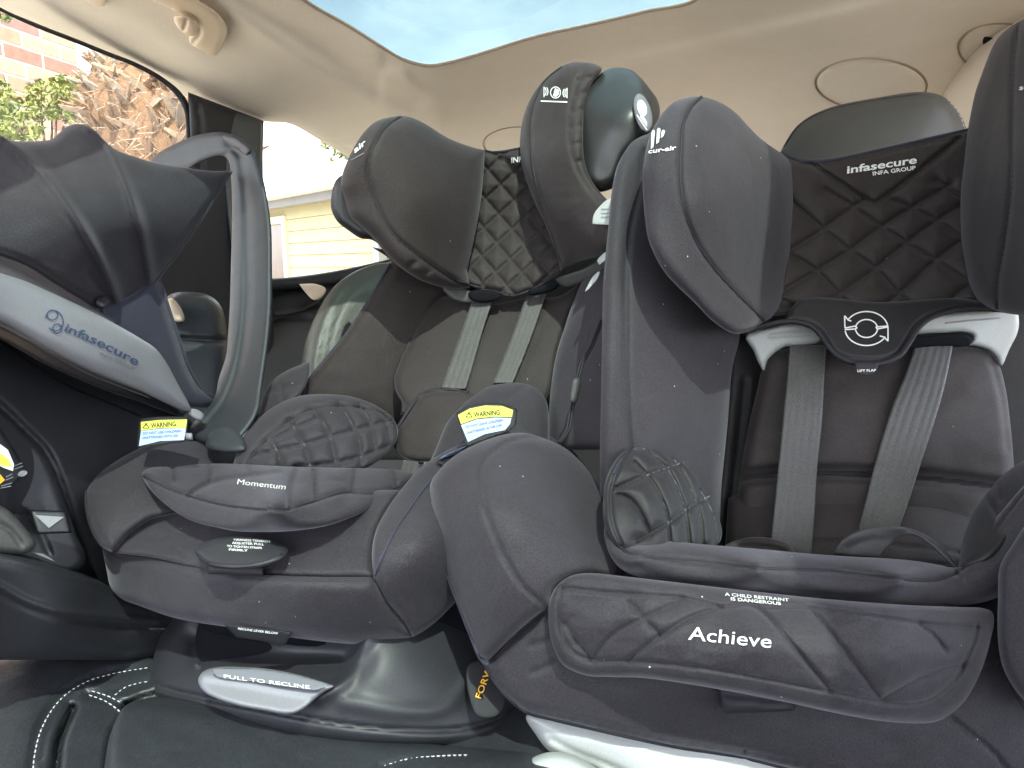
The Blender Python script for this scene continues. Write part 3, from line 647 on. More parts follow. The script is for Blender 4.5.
dc = Pad('decal_face', [(-12, 425, 1), (0, 429, 1), (27, 472, 1), (12, 485, 1), (-12, 492, 1)], [(0, 430, .610), (28, 472, .623), (0, 490, .600)], M['blackprint'], cap, .001, 1.5, thick=.0005)
shape_on(dc, 'picture', [(-8, 446), (0, 444), (8, 450), (14, 464), (13, 471), (4, 468), (-8, 462)], M['print'])
shape_on(dc, 'picture', [(-8, 454), (2, 454), (9, 460), (12, 467), (4, 466), (-8, 464)], M['yellow'], .0013)
shape_on(dc, 'picture', [(-8, 473), (0, 474), (5, 480), (0, 484), (-8, 486)], M['orange'])
shape_on(dc, 'oval', arc((22.5, 473.5), 5, 2.8, 0, 350, 14, -18), M['silver'])
for (a, b) in (((14, 466), (22, 463)), ((15, 469), (23, 466)), ((6, 477), (12, 474)), ((6, 480), (13, 477)), ((1, 486), (12, 483)), ((-4, 489), (11, 486))): stroke_on(dc, 'small_print', [[a, b]], 1.0, M['greyprint'])

inn = Pad('lining', [(96, 300, 1), (125, 298), (157, 274, 1), (162, 288), (167, 305), (178, 338), (189, 370), (202, 390), (217, 399), (212, 406), (196, 408), (170, 400), (110, 340)], [(98, 309, .74), (157, 275, .84), (190, 370, .86), (215, 400, .90), (150, 360, .79)], M['navy'], cap, .012, 7, belly=.004, thick=.03, seams=[([(157, 278), (164, 305), (175, 338), (186, 370), (199, 392)], .003, 2)])
piping(inn, [(157, 276), (163, 290), (168, 306), (179, 339), (190, 371), (203, 391), (216, 399)], M['navy'], .0022)
hem = Pad('canopy_hem', [(-60, 236, 1), (0, 253), (30, 265), (60, 284), (85, 300), (104, 308), (118, 320), (100, 326), (70, 312), (36, 296), (0, 280), (-60, 262, 1)], [(0, 265, .635), (60, 298, .68), (110, 318, .745)], M['canopy'], cap, .008, 6, thick=.02, seams=[([(-30, 255), (0, 264), (36, 281), (70, 300), (100, 314)], .003, 1.8)])
can = Pad('canopy', [(-60, 132, 1), (0, 135), (9, 140), (24, 141.5), (40, 141), (52, 139), (60, 132), (68, 126), (80, 124), (93, 129), (105, 141), (116, 150), (133, 156), (152, 162), (187, 168), (212, 171), (231, 171, 1), (224, 182), (204, 214), (185, 242), (168, 264), (152, 284), (138, 296), (120, 306), (106, 310), (96, 308), (80, 299), (55, 284), (28, 267), (0, 256), (-60, 240, 1)],
          [(0, 140, .72), (80, 124, .82), (230, 171, .96), (150, 284, .83), (100, 308, .75), (0, 256, .625), (60, 210, .69), (110, 215, .74), (170, 205, .84)], M['canopy'], cap, .012, 9, belly=.010, thick=.015, step=2.8, wrinkle=.0012, wscale=45,
          seams=[([(-8, 126), (0, 134), (22, 153), (49, 180), (68, 207), (80, 225), (96, 253), (109, 280), (117, 300)], .018, 6, 'r'), ([(81, 120), (95, 133), (107, 145), (120, 172), (128, 191), (134, 210), (143, 240), (150, 280)], .016, 6, 'r'),
                 ([(-3, 136), (18, 155), (45, 183), (64, 212), (76, 229), (92, 256), (105, 282), (112, 300)], .004, 1.6), ([(90, 133), (103, 148), (115, 175), (124, 194), (130, 213), (139, 243), (146, 282)], .004, 1.6),
                 ([(0, 249), (28, 260), (56, 277), (82, 293), (100, 301), (120, 299), (136, 289)], .003, 1.6), ([(226, 174), (200, 214), (164, 262), (148, 280)], .002, 1.6), ([(88, 272), (97, 285), (110, 296), (122, 296)], .005, 3)])
piping(can, [(231, 172), (224, 183), (204, 215), (185, 243), (168, 265), (152, 285), (138, 297), (120, 306), (106, 309)], M['canopy'], .0022, .001)
Pad('canopy_tab', [(96, 298), (106, 295), (110, 302), (104, 308), (96, 305)], [(96, 300, .725), (110, 300, .73), (100, 308, .72)], M['pipe'], cap, .005, 4, thick=.004)
# silver side band with the maker's mark
band = Pad('side_band', [(-60, 252, 1), (0, 273), (22, 280), (50, 292), (80, 306), (112, 322), (143, 340), (156, 349), (166, 362), (178, 384), (188, 402), (191, 411), (184, 411), (165, 403), (140, 391), (112, 380), (90, 371), (55, 353), (27, 337), (0, 323), (-60, 300, 1)],
           [(0, 300, .585), (60, 325, .635), (120, 352, .70), (190, 410, .805), (150, 345, .745)], M['silver'], cap, .014, 14, belly=.004, thick=.03, step=2.8)
lw = Pad('lower_lip', [(-60, 300, 1), (0, 322), (27, 336), (55, 352), (90, 370), (112, 379), (140, 390), (165, 402), (188, 411), (182, 416), (160, 410), (140, 402), (110, 392), (80, 380), (45, 364), (20, 350), (0, 339), (-60, 318, 1)], [(0, 330, .615), (60, 360, .67), (120, 388, .735), (188, 412, .83)], M['plastic'], cap, .006, 4, thick=.03)
piping(lw, [(-30, 315), (0, 327), (27, 341), (55, 357), (90, 375), (123, 388), (150, 398)], M['silver'], .0012)
piping(shl, [(0, 343), (36, 367), (74, 389), (109, 403), (140, 416)], M['dark'], .0012, name='gap_line')
lettering(band, 'infasecure', (64, 331), (137, 366), 9, M['blueprint'], bold=.012, curve=lambda t: (0, -1.0*math.sin(math.pi*t)*1.5))
lettering(band, 'INFA GROUP', (100, 355), (134, 371), 3.6, M['greyprint'], bold=.008)
rings_ = [arc((54.5, 320.5), 8.5, 10.5, -150, 150, 30, -20), arc((52.5, 315), 5.2, 5, 0, 360, 22), arc((57.3, 328.5), 4.4, 4.6, 0, 360, 20)]
stroke_on(band, 'emblem', rings_, 1.1, M['blueprint'])
# carry handle
han = Pad('carry_handle', [(148, 166, 1), (153, 158), (163, 150), (175, 144), (188, 138), (202, 134), (219, 132), (231, 134), (243, 140), (254, 151), (261, 170), (266, 192), (271, 225), (272, 262), (272, 300), (270, 330), (266, 362), (262, 390), (259, 410), (252, 424), (242, 437), (236, 446, 1), (196, 440), (188, 430), (194, 422), (206, 410), (215, 396), (219, 378), (226, 356), (228, 336), (230, 300), (231, 262), (232, 225), (232, 200), (231, 178), (229, 162), (224, 156), (214, 157), (203, 161), (189, 169), (172, 170)],
          [(155, 160, 1.08), (220, 134, 1.0), (262, 180, .95), (235, 200, .98), (272, 280, .90), (236, 280, .93), (262, 390, .84), (214, 400, .87), (236, 440, .80), (195, 432, .84)], M['handle'], cap, .012, 6, thick=.04, step=2.6,
          seams=[([(228, 142), (238, 152), (243, 170), (246, 200), (247, 260), (246, 310), (242, 345), (234, 380), (224, 402), (206, 424)], .006, 4), ([(224, 156), (232, 150), (240, 156)], .004, 2)])
Pad('grip_cover', [(222, 136), (232, 135), (243, 141), (251, 150), (247, 156), (238, 149), (228, 144)], [(222, 136, .985), (250, 150, .955), (240, 140, .965)], M['base'], cap, .007, 4, thick=.01, step=2)
piping(han, [(236, 160), (240, 180), (243, 215), (243, 262), (242, 305), (238, 340), (229, 373), (218, 396)], M['beige'], .0010, .0006, name='highlight_edge') if False else None
Pad('handle_hub', [(206, 448), (208, 436), (217, 429), (230, 427), (241, 434), (246, 450)], [(206, 440, .80), (244, 440, .79), (225, 450, .78)], M['handle'], cap, .014, 9, thick=.03)
Pad('latch', [(190, 409), (198, 410), (204, 415), (202, 421), (194, 419), (188, 414)], [(190, 410, .81), (203, 420, .82), (195, 410, .815)], M['silver'], cap, .005, 3, thick=.01, step=2)
Pad('latch_button', [(185, 433, 1), (192, 433, 1), (193, 440, 1), (186, 440, 1)], [(185, 433, .73), (193, 433, .73), (190, 440, .73)], M['silver'], cap, .003, 2, thick=.01, step=2)
def warn_tag(parent, outl, dpt, w0, w1, lines, yel, blu):
    t = Pad('warning_tag', outl, dpt, M['blackprint'], parent, .001, 1.5, thick=.001, step=2.5)
    y_ = shape_on(t, 'yellow_strip', yel, M['yellow'], .0006); b_ = shape_on(t, 'text_panel', blu, M['label'], .0006)
    lettering(t, 'WARNING', w0, w1, 5.0, M['blackprint'], bold=.02, off=.0012)
    for ln in lines: lettering(t, ln[0], ln[1], ln[2], 2.4, M['bluetext'], bold=.01, off=.0012)
    a = np.array(w0)+(-8, 0); stroke_on(t, 'warning_triangle', [[(a[0], a[1]), (a[0]+3, a[1]-5), (a[0]+6, a[1]), (a[0], a[1])], [(a[0]+3, a[1]-3.5), (a[0]+3, a[1]-1.5)]], .7, M['blackprint'], .0012)
    return t
warn_tag(cap, [(139, 419, 1), (150, 417.5), (170, 416.5), (189, 417, 1), (186, 441, 1), (137, 448, 1)], [(139, 419, .735), (189, 417, .745), (160, 446, .72)], (151, 428), (176, 426),
         [('DO NOT USE CHILDREN', (143, 434.5), (181, 432)), ('UNATTENDED WITH USE', (142, 439), (178, 436.5))], [(141, 422), (160, 420), (187, 419.5), (186, 427.5), (160, 428), (141, 430.5)], [(141, 431), (160, 428.6), (186, 428), (184, 440), (160, 441), (139, 446)])
# capsule base
cbs = thing('capsule_base', 'grey plastic base shell under the infant capsule, standing on the black leather bench', 'seat base', tuple(P(60, 640, .72)))
cb1 = Pad('upper_shell', [(-60, 546, 1), (0, 553), (30, 558), (60, 567), (92, 577), (112, 588), (150, 600), (190, 612), (200, 640), (160, 660, 1), (-60, 660, 1)], [(0, 556, .60), (0, 650, .66), (110, 585, .72), (190, 640, .82), (60, 620, .66)], M['base'], cbs, .022, 16, belly=.006, thick=.05, seams=[([(-30, 572), (0, 586), (27, 601), (60, 611), (110, 617), (160, 622)], .006, 3, 'r'), ([(-30, 580), (0, 594), (27, 608), (60, 618), (110, 624), (160, 628)], .005, 3), ([(-20, 550), (20, 562), (60, 574), (100, 584)], .004, 2.5, 'r')])
cb2 = Pad('foot', [(-60, 590, 1), (0, 600), (40, 615), (110, 625), (200, 632), (210, 648), (180, 656), (0, 653), (-60, 655, 1)], [(0, 610, .655), (0, 652, .72), (160, 652, .80), (110, 630, .74)], M['plastic'], cbs, .012, 9, thick=.05)
Pad('harness_clip', [(-20, 500), (5, 508), (22, 524), (36, 545), (28, 553), (-20, 546)], [(0, 510, .60), (35, 545, .62), (0, 545, .60)], M['grey'], cbs, .008, 7, thick=.01, seams=[([(-10, 520), (10, 530), (22, 545)], .004, 2)])

# ================================================================== MIDDLE SEAT
mid = thing('convertible_car_seat', 'black child car seat in the middle, on a black base with silver recline handle', 'child car seat', tuple(P(300, 735, .62)))
FB, FQ, FW = M['fabric'], M['fabric2'], M['fabricwarm']
mbase = Pad('base', [(180, 600, 1), (170, 622), (161, 635), (154, 655), (150, 684), (153, 693), (165, 703), (200, 716), (280, 734), (380, 746), (440, 748), (480, 744), (520, 728), (535, 700), (510, 640), (480, 600, 1)], [(150, 680, .73), (180, 620, .76), (280, 735, .62), (280, 640, .66), (450, 745, .63), (520, 640, .74), (400, 640, .655), (350, 700, .62)], M['base'], mid, .02, 14, belly=.01, thick=.10, step=3,
           seams=[([(150, 682), (170, 690), (200, 697), (290, 715), (340, 724), (400, 730), (450, 730), (490, 722), (520, 708)], .006, 2), ([(206, 622), (200, 645), (196, 665)], .006, 3, 'r'), ([(385, 600), (360, 655), (345, 680), (320, 698)], .008, 7, 'r'), ([(345, 702), (400, 711), (440, 708), (462, 692), (478, 654)], .004, 9, 'r'), ([(210, 640), (270, 650), (340, 655)], .035, 22)])
Pad('base_recess_shade', [(203, 618), (390, 640), (372, 655), (352, 680), (320, 680), (203, 665)], [(203, 640, .70), (380, 645, .66), (300, 680, .65), (300, 620, .67)], M['dark'], mid, .002, 6, thick=.004)  # dark sheet painted in for the shade inside the base
rh = Pad('recline_handle', [(198, 682), (200, 675), (206, 670), (219, 667), (245, 667), (270, 669), (300, 675), (326, 683, 1), (334, 686), (324, 692), (314, 700), (306, 707), (295, 713), (284, 714), (267, 711), (240, 706), (215, 698), (203, 691)], [(200, 682, .625), (219, 668, .635), (333, 685, .590), (290, 712, .578), (240, 705, .590)], M['silver'], mid, .008, 5, thick=.02, step=2, seams=[([(204, 676), (240, 681), (280, 688), (316, 693)], .0035, 5, 'r')])
face = Pad('handle_face', [(212, 670), (245, 668.5), (270, 670.5), (300, 676), (328, 685), (316, 690), (290, 687), (250, 681), (216, 676)], [(212, 670, .617), (328, 685, .574), (270, 689, .585)], M['greyprint'], rh.o, .001, 2, thick=.001, step=2)
lettering(face, 'PULL TO RECLINE', (224, 678), (310, 689), 3.8, M['print'], bold=.012, off=.0009, up=(-.1, -1))
lb1 = Pad('decal', [(468, 666), (482, 660), (500, 668), (506, 700), (496, 716), (478, 716), (470, 700)], [(468, 690, .615), (505, 690, .62), (485, 716, .605)], M['blackprint'], mid, .001, 4, thick=.001)
lettering(lb1, 'FORWARD', (481, 699), (500, 646), 6.5, M['orange'], bold=.012)
# seat bucket
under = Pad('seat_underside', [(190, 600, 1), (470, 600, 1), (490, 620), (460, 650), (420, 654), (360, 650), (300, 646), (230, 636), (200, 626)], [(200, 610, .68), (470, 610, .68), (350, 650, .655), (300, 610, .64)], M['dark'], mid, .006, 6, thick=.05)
low = Pad('front_cover', [(103, 545), (113, 553, 1), (150, 557), (205, 568), (260, 574), (322, 577), (374, 577, 1), (388, 602), (404, 621), (413, 637, 1), (388, 642), (360, 644), (340, 643), (295, 638), (240, 629), (175, 618), (140, 606), (122, 599), (111, 588), (107, 572)],
          [(107, 560, .70), (115, 595, .70), (250, 576, .60), (240, 628, .630), (374, 577, .59), (380, 640, .635), (445, 590, .63), (300, 600, .592), (410, 600, .605)], FB, mid, .016, 14, belly=.006, thick=.12, step=3, wrinkle=.001,
          seams=[([(374, 577), (388, 602), (404, 621), (414, 636)], .004, 1.8)])
lb_ = Pad('left_bolster', [(85, 495), (89, 482), (97, 473), (109, 465), (142, 447), (158, 441.5), (175, 440), (200, 441), (225, 443), (250, 448, 1), (250, 500), (170, 515, 1), (150, 520), (130, 534), (113, 553, 1), (103, 548), (94, 536), (87, 516)],
          [(87, 495, .715), (142, 447, .78), (225, 443, .86), (113, 552, .66), (170, 515, .70), (130, 500, .715), (240, 490, .80)], FB, mid, .014, 9, belly=.010, thick=.06, seams=[([(89, 497), (92, 516), (99, 533), (112, 549)], .004, 2)], wrinkle=.0008)
piping(lb_, [(109, 466), (97, 474), (89, 483), (86, 496), (88, 516), (95, 535), (104, 547), (113, 552)], M['pipe'], .0018)
top = Pad('seat_cushion', [(113, 553, 1), (128, 535), (148, 519), (175, 508), (250, 500, 1), (380, 490), (400, 490, 1), (384, 516), (374, 545), (374, 577, 1), (322, 577), (260, 574), (205, 568), (150, 557)],
          [(113, 553, .665), (150, 522, .71), (260, 574, .596), (374, 577, .588), (380, 510, .66), (250, 500, .72), (250, 540, .655)], FB, mid, .010, 9, belly=.006, thick=.06, step=3, wrinkle=.0012,
          seams=[([(208, 573), (190, 560), (176, 548)], .003, 2), ([(260, 575), (272, 560), (292, 550)], .004, 3)])
piping(low, [(115, 553.5), (150, 558), (205, 569), (260, 575.5), (322, 578), (373, 578)], M['pipe'], .0013)
rb_ = Pad('right_bolster', [(374, 578, 1), (372, 560), (373, 543), (377, 528), (383, 516), (391, 503), (399, 492), (408, 481), (418, 470), (437, 456), (459, 445), (486, 438), (520, 434), (560, 440), (590, 470, 1), (590, 600, 1), (462, 598), (452, 606), (438, 620), (425, 630), (413, 637, 1), (404, 621), (388, 602)],
          [(374, 570, .59), (399, 492, .675), (437, 456, .73), (500, 437, .80), (445, 605, .645), (413, 635, .630), (390, 603, .60), (580, 600, .74), (420, 540, .605), (560, 450, .80)], FB, mid, .014, 9, belly=.008, thick=.08, step=3, wrinkle=.0008)
piping(rb_, [(375, 577), (380, 562), (388, 544), (398, 526), (410, 509), (421, 493), (432, 480), (445, 468), (458, 459)], M['navy'], .0016)
Pad('harness_slot', [(436, 462, 1), (444, 457), (455, 455), (462, 456), (452, 462), (444, 466)], [(436, 462, .70), (462, 456, .72), (445, 466, .70)], M['blackprint'], mid, .003, 2, thick=.004, step=2)
Pad('harness_slot_label', [(440, 459), (452, 452), (468, 446), (462, 452), (452, 458), (444, 461)], [(440, 459, .70), (462, 449, .72), (452, 452, .705)], M['label'], mid, .002, 2, thick=.002, step=2)
# backrest
blp = Pad('left_back_panel', [(372, 247, 1), (391, 262), (384, 275), (366, 305), (345, 336), (325, 360), (308, 382), (299, 405), (290, 430, 1), (420, 440, 1), (440, 300), (480, 290, 1), (440, 262)], [(393, 262, .97), (345, 336, .93), (300, 405, .92), (440, 290, 1.0), (420, 440, .96), (380, 370, .945)], FW, mid, .012, 9, belly=.006, thick=.05, wrinkle=.0012, wscale=50)
piping(blp, [(390, 264), (383, 276), (366, 305), (345, 336), (325, 360), (308, 382), (299, 404)], M['navy'], .0024)
bcp = Pad('back_pad', [(431, 297), (452, 296, 1), (470, 303), (495, 304), (524, 298), (560, 296), (587, 276, 1), (573, 305), (558, 350), (551, 390), (540, 410, 1), (400, 415, 1), (404, 405), (396, 392), (394, 380), (401, 360), (408, 345), (415, 328), (421, 309)], [(431, 299, 1.0), (585, 278, .98), (396, 390, .91), (545, 400, .88), (470, 345, .945), (500, 300, 1.0)], FW, mid, .012, 7, belly=.006, thick=.04, wrinkle=.001, wscale=40, seams=[([(540, 330), (500, 420)], .002, 3)])
piping(bcp, [(470, 303), (452, 297), (431, 298), (423, 308), (416, 326), (409, 344), (402, 359), (395, 379), (397, 392), (403, 402), (403, 412)], M['pipe'], .0026)
piping(bcp, [(588, 278), (574, 306), (560, 350), (553, 388)], M['pipe'], .0016)
brp = Pad('right_back_panel', [(587, 274), (600, 264, 1), (640, 262, 1), (640, 450, 1), (560, 450, 1), (548, 438), (549, 410), (551, 386), (556, 356), (564, 330), (573, 303)], [(590, 270, .92), (551, 386, .87), (550, 440, .82), (610, 300, .84), (610, 440, .76)], FB, mid, .014, 10, belly=.004, thick=.05, wrinkle=.001, wscale=40, seams=[([(566, 450), (572, 400), (585, 350), (602, 300)], .002, 3)])
# harness
def strap(name, left, right, d, parent, lines=(.24, .5, .76), m='web', th=.0018, R_=1.6):
    L = cr(left, 3); Rr = cr(right, 3); out = [tuple(p) for p in L]+[tuple(p) for p in Rr[::-1]]
    out[0] = (*out[0], 1); out[len(L)-1] = (*out[len(L)-1], 1); out[len(L)] = (*out[len(L)], 1); out[-1] = (*out[-1], 1)
    sm = []
    n = 12; Li = np.array([np.interp(np.linspace(0, 1, n), np.linspace(0, 1, len(L)), L[:, k]) for k in (0, 1)]).T; Ri = np.array([np.interp(np.linspace(0, 1, n), np.linspace(0, 1, len(Rr)), Rr[:, k]) for k in (0, 1)]).T
    for t in lines: sm.append(([tuple(p) for p in Li*(1-t)+Ri*t], .0006, 1.3))
    return Pad(name, out, d, M[m], parent, .0018, R_, thick=th, seams=sm, step=2)
strap('harness_strap', [(472, 301), (460, 335), (449, 366), (441, 388)], [(493, 300), (483, 330), (474, 362), (466, 389)], [(482, 301, .966), (452, 388, .880), (466, 345, .922), (478, 345, .920)], mid)
strap('harness_strap', [(526, 296), (516, 325), (505, 354), (493, 383)], [(546, 294), (536, 325), (525, 354), (513, 383)], [(536, 296, .966), (503, 383, .880), (520, 340, .923), (532, 340, .921)], mid)
wp = Pad('waist_pad', [(429, 392), (440, 390), (460, 391), (475, 393), (490, 400), (486, 440), (470, 462), (437, 463), (415, 462), (405, 460), (398, 453), (394, 441), (396, 432), (404, 420), (413, 406), (420, 396)], [(430, 392, .885), (470, 395, .88), (398, 450, .85), (440, 462, .83), (440, 425, .85)], FW, mid, .012, 6, belly=.004, thick=.03)
piping(wp, [(468, 393), (455, 390), (440, 390), (429, 391.5), (419, 397), (411, 407), (402, 421), (395, 433), (394.5, 442), (398, 452), (406, 459), (416, 461.5), (437, 462)], M['pipe'], .0026)
Pad('crotch_strap', [(404, 460, 1), (418, 462, 1), (420, 474, 1), (400, 474, 1)], [(404, 460, .79), (418, 462, .79), (410, 474, .76)], M['web'], mid, .003, 3, thick=.004, step=2, seams=[([(409, 462), (406, 474)], .002, 1.2), ([(414, 462), (412, 474)], .002, 1.2)])
Pad('crotch_strap', [(424, 462, 1), (440, 462, 1), (436, 474, 1), (422, 474, 1)], [(424, 460, .80), (438, 462, .80), (430, 474, .77)], M['web'], mid, .003, 3, thick=.004, step=2)
rh1 = Pad('right_hip_pad', [(430, 462, 1), (437, 446), (448, 421), (457, 411), (467, 401), (486, 388), (500, 384), (520, 383), (536, 388), (546, 400), (549, 420), (549, 450, 1)], [(440, 450, .80), (470, 400, .84), (520, 384, .86), (548, 440, .79), (500, 420, .80)], FB, mid, .016, 12, belly=.008, thick=.05, seams=[([(486, 436), (494, 412), (508, 398), (527, 386)], .004, 2)])
lh = Pad('left_hip_pad', [(232, 470, 1), (236, 454), (242, 439), (248, 430), (256, 421), (270, 409), (289, 399), (305, 395), (322, 394), (349, 396), (366, 401), (380, 408), (392, 417), (398, 430), (396, 442), (390, 450), (378, 461), (366, 468), (340, 474, 1)],
         [(240, 460, .78), (289, 399, .85), (349, 396, .87), (395, 425, .855), (340, 470, .77), (320, 430, .81)], FB, mid, .018, 12, belly=.006, thick=.05, step=2.5,
         seams=[([(248, 466), (251, 458), (256, 451), (265, 440), (276, 429), (285, 422), (295, 416), (308, 409), (322, 406), (349, 405), (363, 408), (377, 411), (386, 416), (393, 423)], .005, 2)] +
         [([*a], .010, 5, 'q') for a in ([(289, 421), (297, 432), (304, 445), (311, 468)], [(314, 411), (323, 422), (330, 437), (337, 467)], [(340, 406), (348, 417), (354, 429), (359, 440), (361, 462)], [(360, 407), (366, 414), (371, 426), (375, 448)], [(385, 417), (388, 428), (389, 439)],
          [(256, 455), (278, 450), (305, 444), (333, 436), (355, 430), (377, 424), (392, 422)], [(268, 442), (290, 431), (318, 418)], [(295, 467), (333, 463), (360, 457), (388, 446)], [(273, 443), (279, 456), (280, 468)])])
threads(lh, [sm[0].tolist() for sm in lh.seams[1:]], M['thread'])
piping(lh, [(248, 467), (251, 459), (256, 452), (265, 441), (276, 430), (285, 423), (295, 417), (308, 410), (322, 407), (349, 406), (363, 408), (377, 411), (388, 417), (394, 425), (396, 436)], M['pipe'], .0016)
tp = Pad('thigh_pad', [(142, 473), (147, 469), (164, 466), (190, 464.5), (219, 463.5), (260, 465), (300, 467), (352, 468), (385, 469), (404, 471), (413, 474), (412, 480), (404, 487), (388, 497), (373, 507), (352, 517), (330, 525), (310, 529), (285, 531.5), (260, 532), (235, 531), (215, 527), (195, 522), (180, 515), (165, 504), (153, 493), (145, 482)],
         [(143, 475, .71), (219, 463, .78), (400, 470, .76), (270, 531, .608), (200, 522, .640), (360, 515, .640), (270, 508, .575), (290, 480, .665)], FB, mid, .016, 10, belly=.004, thick=.04, step=2.5, wrinkle=.0012, wscale=30,
         seams=[([(144, 476), (152, 481), (164, 487), (189, 496), (219, 504), (252, 508), (285, 509), (300, 505), (317, 500), (344, 492), (360, 493), (382, 492), (404, 484)], .005, 2), ([(189, 496), (200, 488), (219, 481), (252, 476), (280, 472)], .008, 2.4), ([(296, 470), (290, 489), (289, 508)], .008, 2.4),
                ([(172, 467), (174, 481)], .010, 6, 'q'), ([(210, 465), (211, 473), (209, 482)], .010, 6, 'q'), ([(248, 466), (250, 475)], .010, 6, 'q'), ([(314, 470), (315, 498)], .012, 7, 'q'), ([(354, 469), (351, 492)], .012, 7, 'q'), ([(393, 471), (396, 484)], .010, 6, 'q'), ([(296, 484), (330, 480), (352, 482)], .003, 4, 'q')])
piping(tp, [(143.5, 476), (152, 481.5), (164, 487.5), (189, 496.5), (219, 504.5), (252, 508.5), (287, 509.5), (300, 506), (317, 501), (344, 493), (360, 494), (382, 493), (404, 485)], M['pipe'], .0014)
lettering(tp, 'Momentum', (237, 484), (286, 489.5), 5.6, M['print'], bold=.0, shear=.25, up=(-.12, -1))
adj = Pad('harness_adjuster', [(194, 550), (197, 545), (208, 541), (220, 537.5), (235, 536.5), (262, 536.5), (276, 541), (288, 550), (286, 556), (280, 561), (262, 567), (240, 569.5), (225, 569), (210, 566), (200, 560)], [(195, 550, .60), (288, 552, .59), (240, 568, .57), (240, 537, .61)], M['base'], mid, .010, 7, belly=.002, thick=.02, step=2)
piping(adj, [(197, 553), (206, 560), (225, 564), (245, 564), (264, 561), (282, 554)], M['pipe'], .0010)
for i, (t_, a, b) in enumerate((('HARNESS TENSION', (234, 540.5), (270, 542.5)), ('ADJUSTER PULL', (232, 543.8), (264, 545.3)), ('TO TIGHTEN STRAPS', (227, 547), (262, 549)), ('FIRMLY', (229, 550.5), (248, 551.5)))): lettering(adj, t_, a, b, 2.2, M['print'], bold=.015, up=(-.1, -1))
Pad('adjuster_tab', [(208, 565, 1), (262, 566, 1), (264, 576, 1), (208, 574, 1)], [(208, 565, .585), (262, 566, .583), (240, 575, .582)], M['pipe'], mid, .003, 3, thick=.01)
ft = Pad('fabric_tag', [(224, 624, 1), (292, 632, 1), (288, 640), (284, 645), (262, 641), (236, 637, 1)], [(224, 624, .60), (292, 632, .60), (260, 644, .603)], M['blackprint'], mid, .001, 1.5, thick=.001)
lettering(ft, 'RECLINE LEVER BELOW', (238, 629.5), (278, 634.5), 2.2, M['print'], bold=.015)
warn_tag(mid, [(456, 413, 1), (468, 406), (484, 403), (502, 403.5), (517, 409, 1), (515, 426), (507, 432, 1), (466, 447, 1)], [(456, 413, .735), (517, 409, .74), (480, 445, .715)], (474, 417), (500, 414.5),
         [('DO NOT LEAVE CHILDREN', (466, 428), (503, 421)), ('UNATTENDED IN THE CAR', (467, 434), (502, 426))], [(458, 415), (470, 408.5), (485, 405.5), (502, 406), (513, 410), (512, 417), (495, 416.5), (476, 418.5), (461, 424)], [(461, 425), (476, 419.5), (495, 417.5), (511.5, 418), (510, 424), (505, 430), (485, 434), (468, 442)])
# recline cord with toggle
cq = [(602, 320, .80), (592, 345, .80), (581, 365, .79), (577, 382, .78), (573, 402, .78), (568, 430, .77), (560, 442, .76), (548, 443, .77)]
for dx in (-1.2, 1.2): tube('tether_cord', np.array([P(x+dx, y, d-.03) for x, y, d in cq]), .0014, M['pipe'], mid, 6)
Pad('cord_toggle', [(573, 379), (579, 378), (581, 382), (578, 398), (575, 404), (570, 402), (570, 396), (572, 384)], [(575, 380, .745), (575, 403, .742), (580, 390, .745)], M['grey'], mid, .007, 4, thick=.008, step=2)
# headrest
hq = Pad('head_insert', [(474, 160), (484, 150, 1), (492, 151), (504, 150), (522, 147, 1), (532, 170), (545, 200), (562, 240), (575, 262, 1), (561, 271), (540, 284), (525, 292), (505, 296), (497, 291), (480, 288), (458, 280, 1), (466, 230)], [(484, 150, 1.02), (522, 147, 1.01), (467, 280, .98), (560, 270, .95), (512, 220, 1.01)], FW, mid, .012, 7, belly=.004, thick=.05, step=1.8,
          seams=[([(486 + 14.6*k*1.0 - 60, 160+16.5*k*0 - 48), (486+14.6*k+72, 160+98)], .010, 6, 'q') for k in range(0, 0)] +
          [([(x0, y0), (x0+75*1.0, y0+88)], .007, 6, 'q') for x0, y0 in ((500, 152), (484, 165), (478, 190), (470, 212), (466, 238), (462, 260))] +
          [([(x0, y0), (x0+95, y0-86)], .007, 6, 'q') for x0, y0 in ((440, 213), (440, 240), (450, 259), (462, 275), (480, 287), (500, 293), (525, 296))] + [([(490, 150), (505, 163), (523, 178)], .008, 3)])
lettering(hq, 'INF', (511, 163), (523, 161.5), 5.5, M['print'], bold=.02, shear=.2)
piping(hq, [(484, 151), (494, 152.5), (504, 151.5), (521, 148.5)], M['pipe'], .0022)
piping(hq, [(458, 280), (480, 289), (497, 292), (510, 296), (525, 292.5), (540, 285), (561, 272)], M['pipe'], .0018)
for o_, d_ in (([(468, 293), (475, 290), (495, 291), (501, 294), (500, 299), (490, 302), (476, 302), (470, 299)], .955), ([(528, 291), (540, 286), (556, 280), (560, 283), (556, 289), (540, 294), (530, 295)], .945)):
    Pad('strap_slot', o_, [(480, 295, d_), (550, 285, d_), (500, 300, d_)], M['dark'], mid, .004, 3, thick=.01, step=2)
Pad('headrest_bracket', [(442, 286), (456, 283), (470, 291), (486, 294), (480, 302), (452, 299)], [(445, 286, .975), (480, 295, .965), (455, 298, .97)], M['grey'], mid, .004, 3, thick=.01, step=2)
Pad('headrest_bracket', [(556, 280), (585, 268), (604, 258), (606, 268), (590, 278), (565, 287)], [(556, 282, .94), (604, 262, .88), (580, 285, .92)], M['grey'], mid, .004, 3, thick=.01, step=2)
Pad('side_shell', [(336, 180), (345, 175), (360, 200), (382, 236), (384, 247), (372, 240), (360, 238), (349, 231), (337, 221), (331, 207)], [(335, 190, .885), (345, 228, .89), (380, 240, .90)], M['plastic'], mid, .014, 7, thick=.05)
